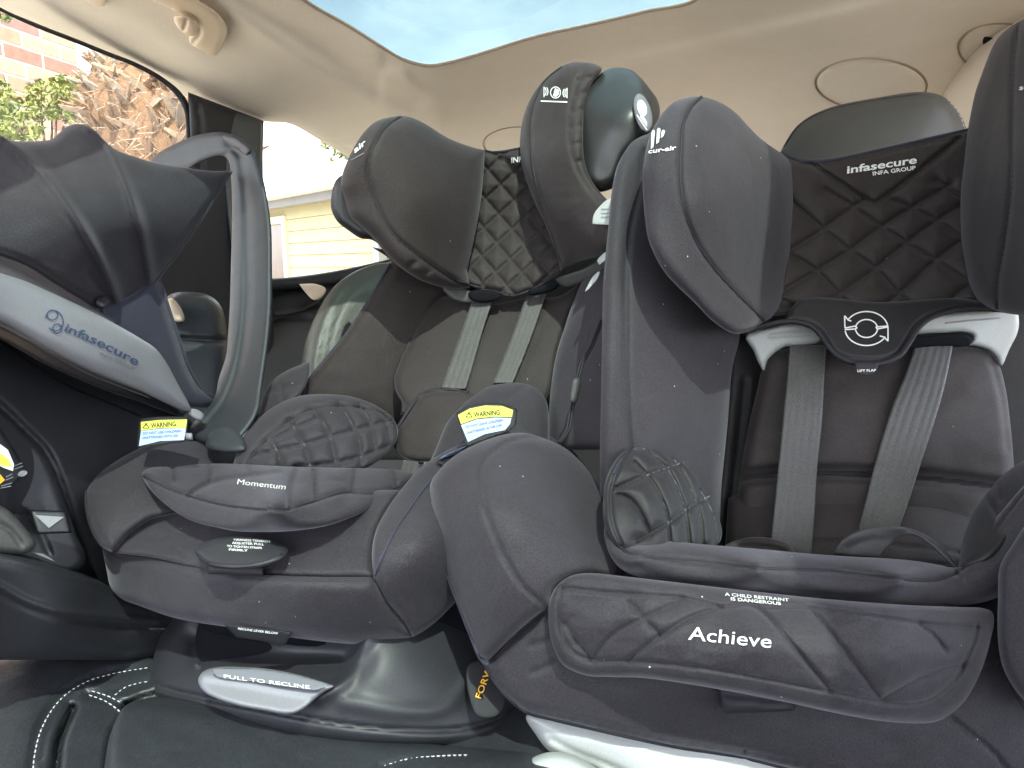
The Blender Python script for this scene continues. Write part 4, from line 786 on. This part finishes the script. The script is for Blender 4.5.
hlw = Pad('left_wing', [(396, 116), (408, 116.5), (420, 121), (432, 128), (446, 137), (460, 143), (475, 148), (485, 150, 1), (484, 165), (481, 200), (475, 235), (467, 271, 1), (470, 288, 1), (456, 289), (437, 286), (420, 280), (404, 270), (393, 261), (383, 250), (373, 238), (360, 226), (350, 216), (345, 200), (341, 186), (343, 172), (350, 155), (357, 142), (366, 130), (377, 121)],
          [(345, 200, .865), (396, 117, .90), (484, 152, 1.01), (467, 275, .97), (375, 240, .87), (420, 200, .89), (420, 278, .90), (375, 150, .86)], FW, mid, .024, 16, belly=.004, thick=.07, step=2.8, wrinkle=.0008, wscale=50,
          seams=[([(401, 117), (390, 123), (381, 133), (374, 146), (369, 160), (368, 175), (371, 188), (379, 211), (393, 234), (415, 253), (437, 269), (456, 281)], .005, 2.2), ([(404, 270), (416, 262)], .004, 3), ([(418, 278), (430, 271)], .004, 3)])
piping(hlw, [(400, 117), (390, 123.5), (381, 133.5), (374, 146), (369, 160), (368, 175), (371, 188), (379, 211), (393, 234), (415, 253), (437, 268.5), (456, 280.5), (470, 285), (484, 289)], M['pipe'], .0018)
lettering(hlw, 'air', (355, 153), (367, 143), 5.0, M['print'], bold=.02, shear=.3)
stroke_on(hlw, 'emblem', [[(351, 160), (364, 153)]], .9, M['greyprint'])
pod = Pad('side_pod', [(576, 96), (598, 76), (606, 70), (617, 67.5), (630, 69.5), (640, 77), (650, 89), (658, 101), (660, 113), (656, 125), (650, 136), (640, 150), (630, 160), (617, 185), (600, 192), (578, 184), (570, 150), (570, 115)], [(575, 120, .92), (590, 110, .90), (617, 68, .92), (660, 113, .88), (617, 180, .86), (610, 120, .865), (640, 110, .855)], M['pod'], mid, .026, 15, belly=.008, thick=.06, step=2.8)
pcap = Pad('pod_badge', [tuple(p) for p in arc((643, 113), 8.5, 20, 0, 345, 20, -14)], [(643, 93, .822), (648, 133, .812), (636, 115, .815)], M['greyprint'], mid, .004, 4, thick=.01, step=2)
shape_on(pcap, 'emblem', arc((642, 108), 4.6, 8.5, 0, 340, 14, -14), M['print']); shape_on(pcap, 'emblem', [(641, 112), (647, 122), (647, 127), (640, 117)], M['print']); stroke_on(pcap, 'emblem', [[(637, 115), (647, 130)]], 1.2, M['print'])
hrw = Pad('right_wing', [(562, 66), (572, 62.5), (584, 62), (595, 64), (602, 69), (598, 76), (592, 84), (587, 98), (584, 112), (583, 137), (584, 158), (590, 177), (600, 192), (611, 205), (616, 230), (610, 250), (600, 256), (589, 259), (575, 263), (561, 271, 1), (556, 252), (545, 224), (535, 203), (528, 185), (522, 165), (520, 142), (523, 118), (531, 98), (545, 79)],
          [(522, 140, .985), (562, 66, .94), (602, 69, .91), (584, 140, .86), (600, 195, .84), (561, 268, .94), (607, 250, .83), (555, 150, .895), (560, 220, .895)], FW, mid, .020, 13, belly=.004, thick=.06, step=2.5, wrinkle=.0008,
          seams=[([(562, 67), (549, 77), (543, 83), (535, 102), (531, 120), (531, 142), (533, 168), (543, 208), (552, 235), (562, 264)], .004, 2), ([(586, 65), (578, 82), (572, 100), (569, 128), (573, 159), (584, 182), (600, 202)], .004, 2)] +
          [([(573+dx, y), (584+dx, y-3)], .004, 2.4) for dx, y in ((6, 80), (3, 95), (0, 112), (-2, 128), (0, 145), (4, 162))])
piping(hrw, [(562, 67), (549, 77), (543, 84), (535, 102), (531, 120), (531, 142), (533, 168), (543, 208), (552, 235), (561, 262)], M['pipe'], .0016)
stroke_on(hrw, 'emblem', [[(541, 101), (567, 102)]], 1.3, M['print'])
stroke_on(hrw, 'emblem', [arc((555.5, 92.5), 5, 5.6, 0, 360, 20)]+[arc((543.5+k*1.9, 91.5), 2.6, 4.5, -60, 60, 6) for k in range(2)]+[arc((567.5-k*1.9, 93), 2.6, 4.5, 120, 240, 6) for k in range(2)]+[[(544, 87), (544, 97)], [(567, 88), (567, 98)]], .9, M['print'])
shape_on(hrw, 'emblem', [(555, 88), (559, 90), (559, 94), (556, 97), (553, 96)], M['print'])
wt = Pad('white_label', [(592, 224, 1), (594, 214), (600, 206), (608, 199), (614, 197, 1), (613, 225, 1)], [(592, 224, .80), (614, 197, .80), (613, 225, .79)], M['white'], mid, .001, 1.5, thick=.001)
for k in range(3): stroke_on(wt, 'small_print', [[(601, 209+k*4), (609, 209+k*4)]], .8, M['greyprint'])
for o_ in ([(597, 261), (606, 252), (607, 257), (599, 265)], [(585, 292), (594, 275), (600, 271), (598, 278), (588, 290)]):
    Pad('white_label', o_, [(585, 292, .80), (606, 252, .80), (600, 280, .79)], M['white'], mid, .001, 1, thick=.001, step=2)
# outer edge of the seat seen beside the capsule handle
Pad('outer_side', [(262, 400), (270, 383), (286, 371), (300, 365), (309, 362), (306, 385), (292, 402), (275, 412), (258, 425)], [(262, 400, .89), (308, 363, .93), (280, 400, .88)], FB, mid, .012, 7, thick=.03, seams=[([(280, 378), (284, 402)], .004, 2), ([(268, 392), (300, 384)], .004, 2)])

# ================================================================== RIGHT SEAT
rt = thing('convertible_car_seat', 'nearest black child car seat, with round arrow icon under its quilted headrest', 'child car seat', tuple(P(700, 770, .55)))
mid['group'] = 'forward-facing child car seats'; rt['group'] = 'forward-facing child car seats'
# white lower base
Pad('white_base', [(526, 716), (545, 712), (800, 745, 1), (860, 820, 1), (620, 820, 1), (600, 775), (575, 762), (550, 752), (536, 735)], [(530, 720, .62), (600, 760, .60), (700, 760, .592), (800, 800, .58)], M['white'], rt, .016, 10, belly=.01, thick=.06, seams=[([(552, 740), (575, 752), (600, 762), (630, 775)], .004, 3)])
Pad('white_base_foot', [(505, 800, 1), (518, 772), (532, 758), (550, 752), (570, 754), (600, 770), (640, 800, 1)], [(520, 770, .575), (560, 752, .58), (600, 790, .55)], M['white'], rt, .014, 8, thick=.05)
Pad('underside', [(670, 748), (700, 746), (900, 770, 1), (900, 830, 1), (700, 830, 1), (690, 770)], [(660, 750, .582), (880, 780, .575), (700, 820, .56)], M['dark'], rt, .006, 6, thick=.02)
skr = Pad('front_cover', [(478, 654), (488, 660), (515, 634), (546, 608, 1), (570, 585), (620, 560, 1), (1090, 570, 1), (1090, 830, 1), (960, 810), (900, 793), (793, 769), (744, 757), (671, 745), (620, 735), (589, 727), (551, 718), (526, 712, 1), (508, 698), (493, 680)],
          [(488, 660, .60), (546, 610, .585), (526, 713, .59), (700, 750, .575), (1020, 790, .56), (700, 590, .61), (1020, 590, .61), (880, 590, .61), (700, 680, .56), (900, 700, .56), (980, 660, .57)], FB, rt, .016, 12, belly=.004, thick=.08, step=3.2, wrinkle=.0018, wscale=60,
          seams=[([(532, 646), (550, 640)], .0025, 3), ([(533, 673), (553, 664)], .0025, 3), ([(952, 719), (970, 733), (990, 749), (1006, 768), (1020, 790)], .005, 2.2), ([(1001, 665), (1012, 685), (1024, 708), (1040, 730)], .005, 2.2), ([(984, 668), (1001, 665)], .004, 2), ([(530, 709), (592, 722), (674, 740), (747, 752), (800, 763), (900, 787)], .0025, 2), ([(745, 752), (746, 762)], .004, 1.5)])
piping(skr, [(481, 656), (494, 680), (508, 697), (526, 711), (551, 718), (589, 727), (671, 745), (744, 757), (793, 769)], M['pipe'], .0022)
lst = Pad('left_bolster', [(430, 487), (432, 480), (440, 469), (448, 461), (459, 453), (472, 446), (486, 440), (507, 434), (525, 433), (540, 437), (562, 446), (576, 457), (590, 472), (602, 490), (610, 520), (625, 560), (620, 580), (590, 576), (565, 582), (553, 592), (547, 608, 1), (530, 621), (515, 634), (488, 661, 1), (479, 656), (472, 637), (464, 617), (456, 596), (449, 577), (442, 556), (436, 530), (431, 503)],
          [(430, 487, .66), (486, 440, .68), (540, 437, .70), (605, 500, .68), (620, 570, .60), (547, 608, .565), (485, 658, .59), (445, 560, .62), (485, 500, .60), (540, 520, .595), (510, 600, .57)], FB, rt, .018, 12, belly=.012, thick=.06, step=2.8, wrinkle=.0008, wscale=60,
          seams=[([(545, 438), (525, 438), (507, 443), (495, 450), (485, 459), (480, 468), (479, 480), (481, 495), (485, 511), (496, 539), (504, 557), (513, 571), (524, 587), (546, 607)], .0045, 2.2), ([(486, 660), (515, 634), (547, 608)], .003, 2)])
piping(lst, [(431, 503), (436, 530), (442, 556), (449, 577), (456, 596), (464, 617), (472, 637), (480, 656), (488, 665)], M['navy'], .0022)
# back shell wing
wgl = Pad('left_back_wing', [(660, 124, 1), (650, 133), (640, 137), (632, 142), (624, 153), (617, 167), (612, 190), (609, 220), (606, 250), (603, 286), (602, 340), (601, 400), (600, 450), (600, 500, 1), (700, 560, 1), (716, 540), (722, 480), (728, 420), (732, 370), (740, 325), (700, 200, 1)],
          [(612, 190, .735), (655, 128, .80), (603, 300, .69), (601, 480, .67), (720, 480, .76), (735, 330, .80), (660, 300, .715), (655, 450, .69)], FB, rt, .022, 14, belly=.004, thick=.06, step=3,
          seams=[([(645, 150), (641, 180), (634, 210), (629, 235), (626, 272), (626, 320), (627, 400), (630, 448)], .006, 2.5)])
shel = Pad('shell_liner', [(735, 310, 1), (1040, 300, 1), (1060, 600, 1), (700, 600, 1), (718, 480), (726, 400)], [(735, 320, .84), (720, 560, .77), (1040, 320, .82), (1040, 560, .76), (880, 400, .85)], M['fabric2'], rt, .01, 10, thick=.04, step=4, seams=[([(745, 380), (740, 430), (733, 490), (728, 540)], .006, 3)])
bpd = Pad('back_pad', [(774, 352), (788, 348, 1), (957, 346, 1), (976, 348), (990, 354), (999, 365), (1005, 385), (1010, 420), (1014, 465), (1016, 520), (1010, 560, 1), (730, 556, 1), (735, 520), (741, 470), (748, 430), (756, 395), (763, 368)], [(780, 352, .80), (990, 356, .79), (745, 540, .76), (1010, 540, .74), (870, 420, .77), (870, 540, .745)], M['fabricwarm'], rt, .016, 14, belly=.010, thick=.03, step=3, wrinkle=.0018, wscale=45,
          seams=[([(736, 478), (771, 474), (870, 474), (930, 478), (1010, 488)], .018, 6), ([(736, 479), (771, 475), (870, 475), (930, 479), (1010, 489)], .010, 2.0), ([(765, 370), (757, 400), (749, 440)], .003, 2.5), ([(992, 362), (1002, 400), (1008, 450)], .004, 3)])
Pad('lower_back_pad', [(728, 498, 1), (760, 486), (870, 484), (990, 490), (1016, 500, 1), (1010, 566, 1), (724, 566, 1)], [(728, 540, .745), (870, 490, .755), (1010, 540, .73), (870, 560, .70)], M['fabricwarm'], rt, .012, 10, belly=.006, thick=.03, wrinkle=.001, wscale=40, seams=[([(740, 540), (800, 541), (870, 543), (960, 552)], .003, 1.6)])
# white harness frame
fr_d = [(748, 338, .79), (770, 360, .79), (900, 335, .775), (1015, 317, .775), (1001, 362, .785)]
Pad('harness_frame', [(746, 337), (774, 327), (818, 320, 1), (820, 341), (800, 346), (786, 347), (776, 352), (768, 360), (764, 371), (758, 362), (753, 350)], fr_d, M['white'], rt, .008, 5, thick=.02, step=2, seams=[([(770, 336), (790, 334), (818, 334)], .004, 2)])
frr = Pad('harness_frame', [(905, 316, 1), (957, 312), (1000, 308), (1016, 310), (1019, 322), (1017, 334), (1010, 348), (1001, 366), (996, 357), (988, 350), (975, 346), (962, 345), (971, 342), (973, 336), (965, 332.5), (940, 333), (905, 335, 1)], fr_d, M['white'], rt, .008, 5, thick=.02, step=2)
Pad('strap_slot', [(908, 337), (930, 336), (960, 334), (969, 336), (972, 340), (970, 345), (960, 347), (940, 346), (908, 347)], [(908, 340, .762), (970, 340, .762), (940, 347, .765)], M['dark'], rt, .002, 3, thick=.004, step=2)
piping(frr, [(945, 323), (975, 320), (1000, 318)], M['silver'], .001)
s1 = strap('harness_strap', [(790, 345), (787, 380), (783, 420), (778, 470), (774, 510), (770, 545)], [(826, 345), (824, 380), (822, 420), (817, 470), (814, 520), (811, 558)], [(808, 348, .768), (803, 400, .742), (798, 460, .728), (792, 520, .712), (790, 555, .70), (820, 400, .740), (785, 400, .742)], rt, lines=(.12, .3, .5, .7, .88))
s2 = strap('harness_strap', [(915, 345), (905, 375), (893, 405), (876, 460), (866, 500), (858, 530), (850, 560)], [(953, 345), (946, 380), (938, 410), (922, 460), (909, 500), (898, 530), (884, 560)], [(935, 348, .765), (920, 400, .740), (898, 460, .726), (882, 510, .712), (870, 555, .70), (940, 400, .738), (905, 400, .741)], rt, lines=(.12, .3, .5, .7, .88))
cs = Pad('crotch_loop', [(833, 555, 1), (836, 546), (845, 537), (855, 532), (866, 528), (890, 525.5), (908, 528), (922, 533), (935, 541), (947, 552), (962, 570, 1), (955, 570, 1), (940, 555), (928, 544), (916, 536.5), (907, 535), (897, 539), (889, 547), (880, 559, 1)], [(835, 550, .655), (866, 528, .645), (915, 530, .645), (955, 566, .62), (880, 555, .64)], M['webdark'], rt, .003, 2.5, thick=.003, step=1.8, seams=[([(850, 548), (870, 541), (890, 540), (905, 533)], .002, 5)])
Pad('buckle_strap', [(722, 548), (745, 538), (770, 538), (790, 545), (795, 556), (720, 556)], [(722, 548, .69), (790, 548, .685), (760, 540, .69)], M['fabricwarm'], rt, .008, 6, thick=.01, seams=[([(735, 546), (765, 547), (785, 552)], .004, 3)])
# hip pads and seat roll
hpl = Pad('left_hip_pad', [(603, 503), (604, 488), (608, 474), (615, 461), (623, 452), (632, 448), (644, 446.5), (657, 448), (671, 454), (682, 461), (692, 471), (701, 484), (707, 497), (713, 507), (719, 518), (722, 533), (719, 543), (710, 549), (690, 552), (650, 552), (622, 552, 1), (614, 543), (607, 530), (603, 517)],
          [(604, 500, .605), (632, 448, .655), (690, 470, .69), (720, 530, .67), (690, 550, .62), (622, 550, .575), (655, 500, .62)], FQ, rt, .018, 11, belly=.010, thick=.04, step=2,
          seams=[([(631, 450), (623, 460), (616, 474), (612, 486), (610.5, 500), (611.5, 515), (615, 531), (622, 546)], .005, 2)] +
          [([*a], .0105, 6, 'q') for a in ([(614, 489), (630, 482), (647, 475), (664, 469), (684, 462)], [(636, 541), (650, 533), (667, 524), (682, 513), (696, 503), (710, 496)], [(617, 494), (630, 499), (641, 514), (650, 535)], [(634, 462), (650, 479), (660, 496), (666, 511), (670, 545)], [(650, 452), (670, 473), (680, 494), (686, 515), (690, 548)], [(668, 452), (684, 474), (694, 496), (701, 520), (703, 548)], [(700, 490), (712, 512), (716, 530), (715, 546)])])
threads(hpl, [sm[0].tolist() for sm in hpl.seams[1:]], M['thread'])
piping(hpl, [(632, 449), (623, 459), (616, 473), (612, 486), (610.5, 500), (611.5, 515), (615, 530), (622, 545)], M['fabric2'] if False else M['pipe'], .0020)
piping(hpl, [(644, 449), (632, 450), (621, 460), (613, 474)], M['navy'], .0010)
rol = Pad('seat_roll', [(606, 520), (612, 533), (622, 543, 1), (640, 539.5), (665, 540.5), (700, 544), (760, 549), (826, 555), (908, 560), (940, 565), (955, 568), (964, 564), (975, 548), (990, 525), (1005, 507), (1030, 480), (1090, 440, 1), (1090, 560, 1), (1030, 572), (1010, 588), (996, 598), (975, 604), (940, 607), (880, 605), (820, 599), (760, 593), (700, 588), (660, 583), (635, 576), (620, 568), (610, 555), (604, 535)],
          [(606, 530, .60), (640, 540, .60), (640, 558, .56), (640, 578, .578), (760, 549, .60), (760, 568, .55), (760, 593, .572), (900, 560, .60), (900, 580, .55), (900, 606, .574), (970, 604, .578), (955, 568, .585), (1024, 490, .61), (1060, 560, .57)], FB, rt, .018, 12, belly=.004, thick=.05, step=2.8, wrinkle=.0006, wscale=40,
          seams=[([(616, 545), (622, 550), (632, 554), (644, 556), (672, 560), (699, 562), (760, 568), (826, 571), (881, 577), (910, 580), (930, 581), (945, 578), (956, 573), (966, 567), (976, 557), (990, 538), (1024, 493), (1050, 470)], .005, 2.4), ([(954, 568), (957, 574)], .004, 2), ([(957, 574), (962, 582)], .003, 2)])
piping(rol, [(618, 546), (626, 552.5), (644, 556.5), (672, 560.5), (699, 562.5), (760, 568.5), (826, 571.5), (881, 577.5), (930, 581), (945, 578), (956, 573), (966, 567), (976, 557), (990, 538), (1024, 493)], M['pipe'], .0016)
hpr = Pad('right_hip_pad', [(958, 572, 1), (960, 556), (963, 539), (968, 525), (974, 511), (982, 500), (990, 489), (996, 482), (1003, 475), (1015, 466), (1035, 455), (1090, 440, 1), (1090, 500, 1), (1030, 520), (990, 560)], [(960, 560, .60), (974, 511, .65), (1024, 462, .68), (1060, 480, .64), (1000, 520, .61)], FQ, rt, .014, 10, belly=.004, thick=.03, step=2.5, seams=[([(985, 496), (995, 510), (1000, 520)], .006, 3), ([(997, 482), (1000, 500)], .004, 2)])
# quilted front flap
flp = Pad('name_flap', [(548, 613), (549, 602), (554, 590), (562, 581), (573, 575), (589, 573), (630, 577), (699, 585), (760, 592), (826, 599), (908, 605), (960, 607), (982, 608), (992, 612), (994, 622), (991, 638), (987, 654), (981, 671), (974, 686), (964, 702), (952, 713), (941, 720), (928, 723), (905, 723), (881, 721), (850, 716), (826, 711), (790, 703), (760, 697), (700, 686), (644, 678), (610, 677), (589, 676), (573, 671), (562, 664), (555, 652), (550, 635)],
          [(550, 620, .555), (590, 575, .555), (760, 594, .540), (985, 612, .55), (990, 650, .535), (940, 718, .530), (760, 695, .505), (600, 676, .545), (760, 640, .490), (650, 625, .515), (900, 660, .495)], FB, rt, .012, 9, belly=.002, thick=.02, step=2.3, wrinkle=.0015, wscale=32,
          seams=[([(562, 588), (559, 602), (560, 618), (562, 632), (566, 643), (574, 653), (584, 658), (595, 660), (644, 662), (700, 668), (760, 678), (826, 691), (860, 698), (881, 702), (898, 704), (914, 704), (932, 699), (946, 689), (957, 677), (966, 660), (973, 643), (978, 626)], .0035, 2.2),
                 ([(562, 588), (600, 592), (640, 595), (682, 598), (700, 602), (721, 607)], .004, 1.8), ([(978, 627), (950, 626), (924, 624), (885, 618), (853, 613), (810, 608), (766, 608)], .004, 1.8),
                 ([(629, 660), (650, 643), (671, 629), (690, 618), (715, 610), (735, 606), (750, 605), (760, 610), (770, 619), (780, 630), (792, 645), (804, 659), (818, 676), (831, 690)], .0045, 2.6)] +
                [([*a], .0055, 7, 'q') for a in ([(593, 659), (603, 645), (617, 632), (635, 622), (655, 613), (682, 600)], [(565, 624), (577, 643), (592, 659)], [(629, 602), (645, 620), (660, 634)], [(812, 611), (826, 625), (840, 643), (858, 668), (881, 699)], [(883, 699), (903, 688), (924, 677), (945, 669), (963, 665)], [(919, 624), (934, 636), (946, 651)])])
lettering(flp, 'Achieve', (688, 639.5), (771, 648), 14, M['print'], bold=.003, off=.0012)
for t_, a, b in (('A CHILD RESTRAINT', (725, 595.5), (789, 601.5)), ('IS DANGEROUS', (731, 600.2), (781, 605))): lettering(flp, t_, a, b, 3.2, M['print'], bold=.015, up=(-.1, -1))
Pad('pull_tab', [(719, 688, 1), (797, 700, 1), (795, 711, 1), (745, 713), (724, 714, 1)], [(719, 690, .53), (797, 700, .525), (750, 713, .53)], M['pipe'], rt, .003, 3, thick=.004, seams=[([(725, 700), (795, 706)], .002, 1.5)])
# right side bolster and right headrest wing
Pad('right_bolster', [(1000, 566), (1012, 545), (1030, 520), (1090, 480, 1), (1090, 720, 1), (1040, 712), (1024, 700), (1010, 682), (1002, 664), (998, 640), (998, 600)], [(1000, 600, .545), (1060, 520, .53), (1060, 700, .50), (1005, 660, .53)], FB, rt, .012, 9, belly=.006, thick=.05)
hql = Pad('head_insert', [(780, 152), (799, 160, 1), (826, 160), (850, 156), (881, 149), (935, 137), (974, 129, 1), (972, 164), (968, 231), (972, 267), (982, 300), (990, 306, 1), (940, 306), (880, 310), (826, 311), (770, 316, 1), (780, 280), (788, 200)], [(790, 160, .80), (968, 133, .79), (785, 305, .775), (980, 302, .76), (880, 230, .80)], M['fabricwarm'], rt, .012, 7, belly=.006, thick=.05, step=2.2,
          seams=[([*a], .0085, 7, 'q') for a in ([(780, 258), (793, 249), (815, 235), (840, 217), (864, 199)], [(775, 297), (785, 290), (815, 272), (850, 250), (880, 228), (905, 212), (950, 185)], [(826, 304), (850, 287), (875, 269), (905, 244), (935, 222), (965, 202)], [(889, 302), (908, 286), (935, 261), (962, 239)], [(952, 299), (972, 282)],
          [(790, 200), (815, 222), (845, 247), (875, 269), (892, 287), (906, 300)], [(826, 190), (850, 205), (880, 226), (908, 244), (936, 261), (970, 284)], [(893, 200), (915, 210), (935, 220), (962, 240)], [(785, 252), (803, 262), (818, 272), (832, 287), (846, 302)], [(782, 300), (795, 306)], [(935, 180), (950, 190), (965, 200)]) ] +
          [([(812, 163), (828, 175), (845, 186), (860, 196), (869, 201), (875, 203), (882, 199), (900, 186), (930, 162), (960, 138)], .008, 2.2), ([(780, 308), (826, 306), (880, 305), (935, 302), (985, 300)], .006, 2.2), ([(800, 164), (830, 165), (881, 154), (935, 142), (970, 136)], .003, 1.6)])
piping(hql, [(782, 153), (799, 160.5), (826, 161), (850, 157), (881, 150), (935, 138), (970, 130)], M['navy'], .0030)
lettering(hql, 'infasecure', (847, 173.5), (917, 163), 7.6, M['print'], bold=.022, shear=.12, off=.0024)
lettering(hql, 'INFA GROUP', (873, 175.5), (916, 169.5), 4.0, M['print'], bold=.02, off=.0024)
flap = Pad('icon_flap', [(742, 333), (752, 327), (765, 322), (785, 319.5, 1), (800, 300), (880, 302), (960, 298), (985, 302, 1), (1002, 306), (1020, 308), (1018, 314), (1000, 312), (982, 311), (957, 312), (943, 315), (930, 320), (920, 328), (914, 338), (906, 352), (898, 360), (885, 365), (870, 367), (858, 366), (846, 363), (836, 358), (828, 350), (820, 338), (812, 330), (798, 325), (785, 324), (765, 328), (750, 334)],
           [(745, 332, .755), (790, 312, .76), (870, 305, .758), (1015, 309, .74), (866, 360, .725), (980, 305, .75)], M['fabric2'], rt, .009, 5, thick=.015, step=2,
           seams=[([(790, 320), (806, 322), (818, 328), (827, 340), (836, 352), (850, 358), (868, 360), (886, 358), (899, 351), (908, 337), (916, 324), (930, 315), (955, 308), (985, 307)], .004, 1.8)])
piping(flap, [(744, 333), (765, 325), (785, 321.5), (798, 322), (811, 326), (820, 334), (828, 346), (837, 355), (848, 361), (870, 364.5), (888, 361.5), (900, 355), (910, 341), (920, 326), (932, 317.5), (957, 310), (985, 309), (1016, 311)], M['pipe'], .0030)
cx, cy = 866.5, 328.5
stroke_on(flap, 'arrow_icon', [arc((cx, cy), 21.5, 17, 8, 150, 22), arc((cx, cy), 21.5, 17, 188, 330, 22), arc((cx, cy), 11, 9, 8, 172, 16), arc((cx, cy), 11, 9, 188, 352, 16),
    [(845, 320), (844.5, 316), (845, 328), (855.5, 326), (857, 328), (855, 329), (845, 329.5)], [(845, 316), (848, 320), (851, 321)], [(888, 341), (888, 327), (877, 329), (876, 327), (888, 326)], [(888, 341), (884, 337), (880, 336)]], 1.25, M['print'], .0012)
lf = Pad('lift_tag', [(855, 362, 1), (879, 362, 1), (877, 369), (873, 374), (860, 374), (856, 369)], [(855, 364, .708), (878, 364, .708), (866, 374, .706)], M['pipe'], rt, .001, 2, thick=.002, step=2)
lettering(lf, 'LIFT FLAP', (857.5, 372), (876, 371.3), 2.4, M['print'], bold=.02)
hwl = Pad('left_wing', [(696, 96.5), (708, 98), (718, 101.5), (728, 107), (738, 115), (748, 126), (760, 138), (772, 147), (784, 155), (793, 163, 1), (793, 200), (791, 240), (786, 280), (780, 305), (771, 318, 1), (762, 323), (753, 329), (743, 333), (735, 334), (727, 331), (718, 325), (708, 317), (695, 303), (680, 289), (666, 274), (655, 256), (648, 238), (645, 218), (643, 195), (643, 168), (648, 142), (654, 127), (662, 114), (674, 102), (684, 98)],
          [(645, 200, .66), (662, 114, .68), (696, 97, .705), (748, 126, .76), (793, 165, .80), (780, 300, .775), (745, 332, .70), (680, 289, .655), (700, 200, .655), (745, 230, .715), (690, 130, .672)], FB, rt, .022, 15, belly=.006, thick=.08, step=2.8, wrinkle=.0008, wscale=60,
          seams=[([(702, 97), (692, 106), (686, 116), (682, 131), (681, 148), (680, 170), (681, 190), (685, 213), (692, 233), (702, 252), (715, 270), (737, 294), (750, 307), (764, 321)], .005, 2.3)])
piping(hwl, [(701, 97.5), (692, 106), (686, 116), (682, 131), (681, 148), (680, 170), (681, 190), (685, 213), (692, 233), (702, 252), (715, 270), (737, 294), (750, 307), (764, 321)], M['pipe'], .0020)
lettering(hwl, 'cur-air', (648, 153.5), (676, 149.5), 4.6, M['print'], bold=.02, up=(.1, -1))
for x0, h_ in ((654, 19), (659.5, 16), (664, 8)):
    y1 = {654: 149, 659.5: 144, 664: 138}[x0]
    shape_on(hwl, 'emblem_bar', [(x0-3.2, y1), (x0-2.5, y1-h_+2), (x0-1.5, y1-h_), (x0+.3, y1-h_), (x0+1, y1-h_+1.5), (x0-.6, y1-2)], M['print'])
Pad('bolt', [tuple(p) for p in arc((733, 326), 5, 4, 0, 340, 12)], [(730, 326, .672), (738, 326, .68), (733, 330, .672)], M['pipe'], rt, .003, 3, thick=.004, step=2)
hwr = Pad('right_wing', [(1014, 24), (1006, 30), (998, 38), (992, 48), (987, 60), (981, 76), (976, 90), (971, 112), (967, 135), (964, 164), (961, 190), (961, 231), (965, 267), (971, 288), (978, 300), (990, 308), (1010, 314), (1090, 316, 1), (1090, 0, 1), (1040, 12)], [(968, 140, .77), (1014, 26, .68), (962, 230, .77), (980, 302, .75), (1060, 60, .60), (1060, 260, .60), (1010, 160, .665)], FW, rt, .020, 13, belly=.006, thick=.07, step=3,
          seams=[([(1019, 22), (1015, 50), (1013, 82), (1012, 130), (1012, 170), (1010, 200), (1004, 245), (998, 280), (997, 310)], .005, 2.3)])
piping(hwr, [(1018, 24), (1015, 50), (1013, 82), (1012, 130), (1012, 170), (1010, 200), (1004, 245), (998, 280), (997, 308)], M['pipe'], .0018)
lettering(hwr, 'secur', (1019, 90), (1045, 88), 5, M['print'], bold=.02, up=(.1, -1))
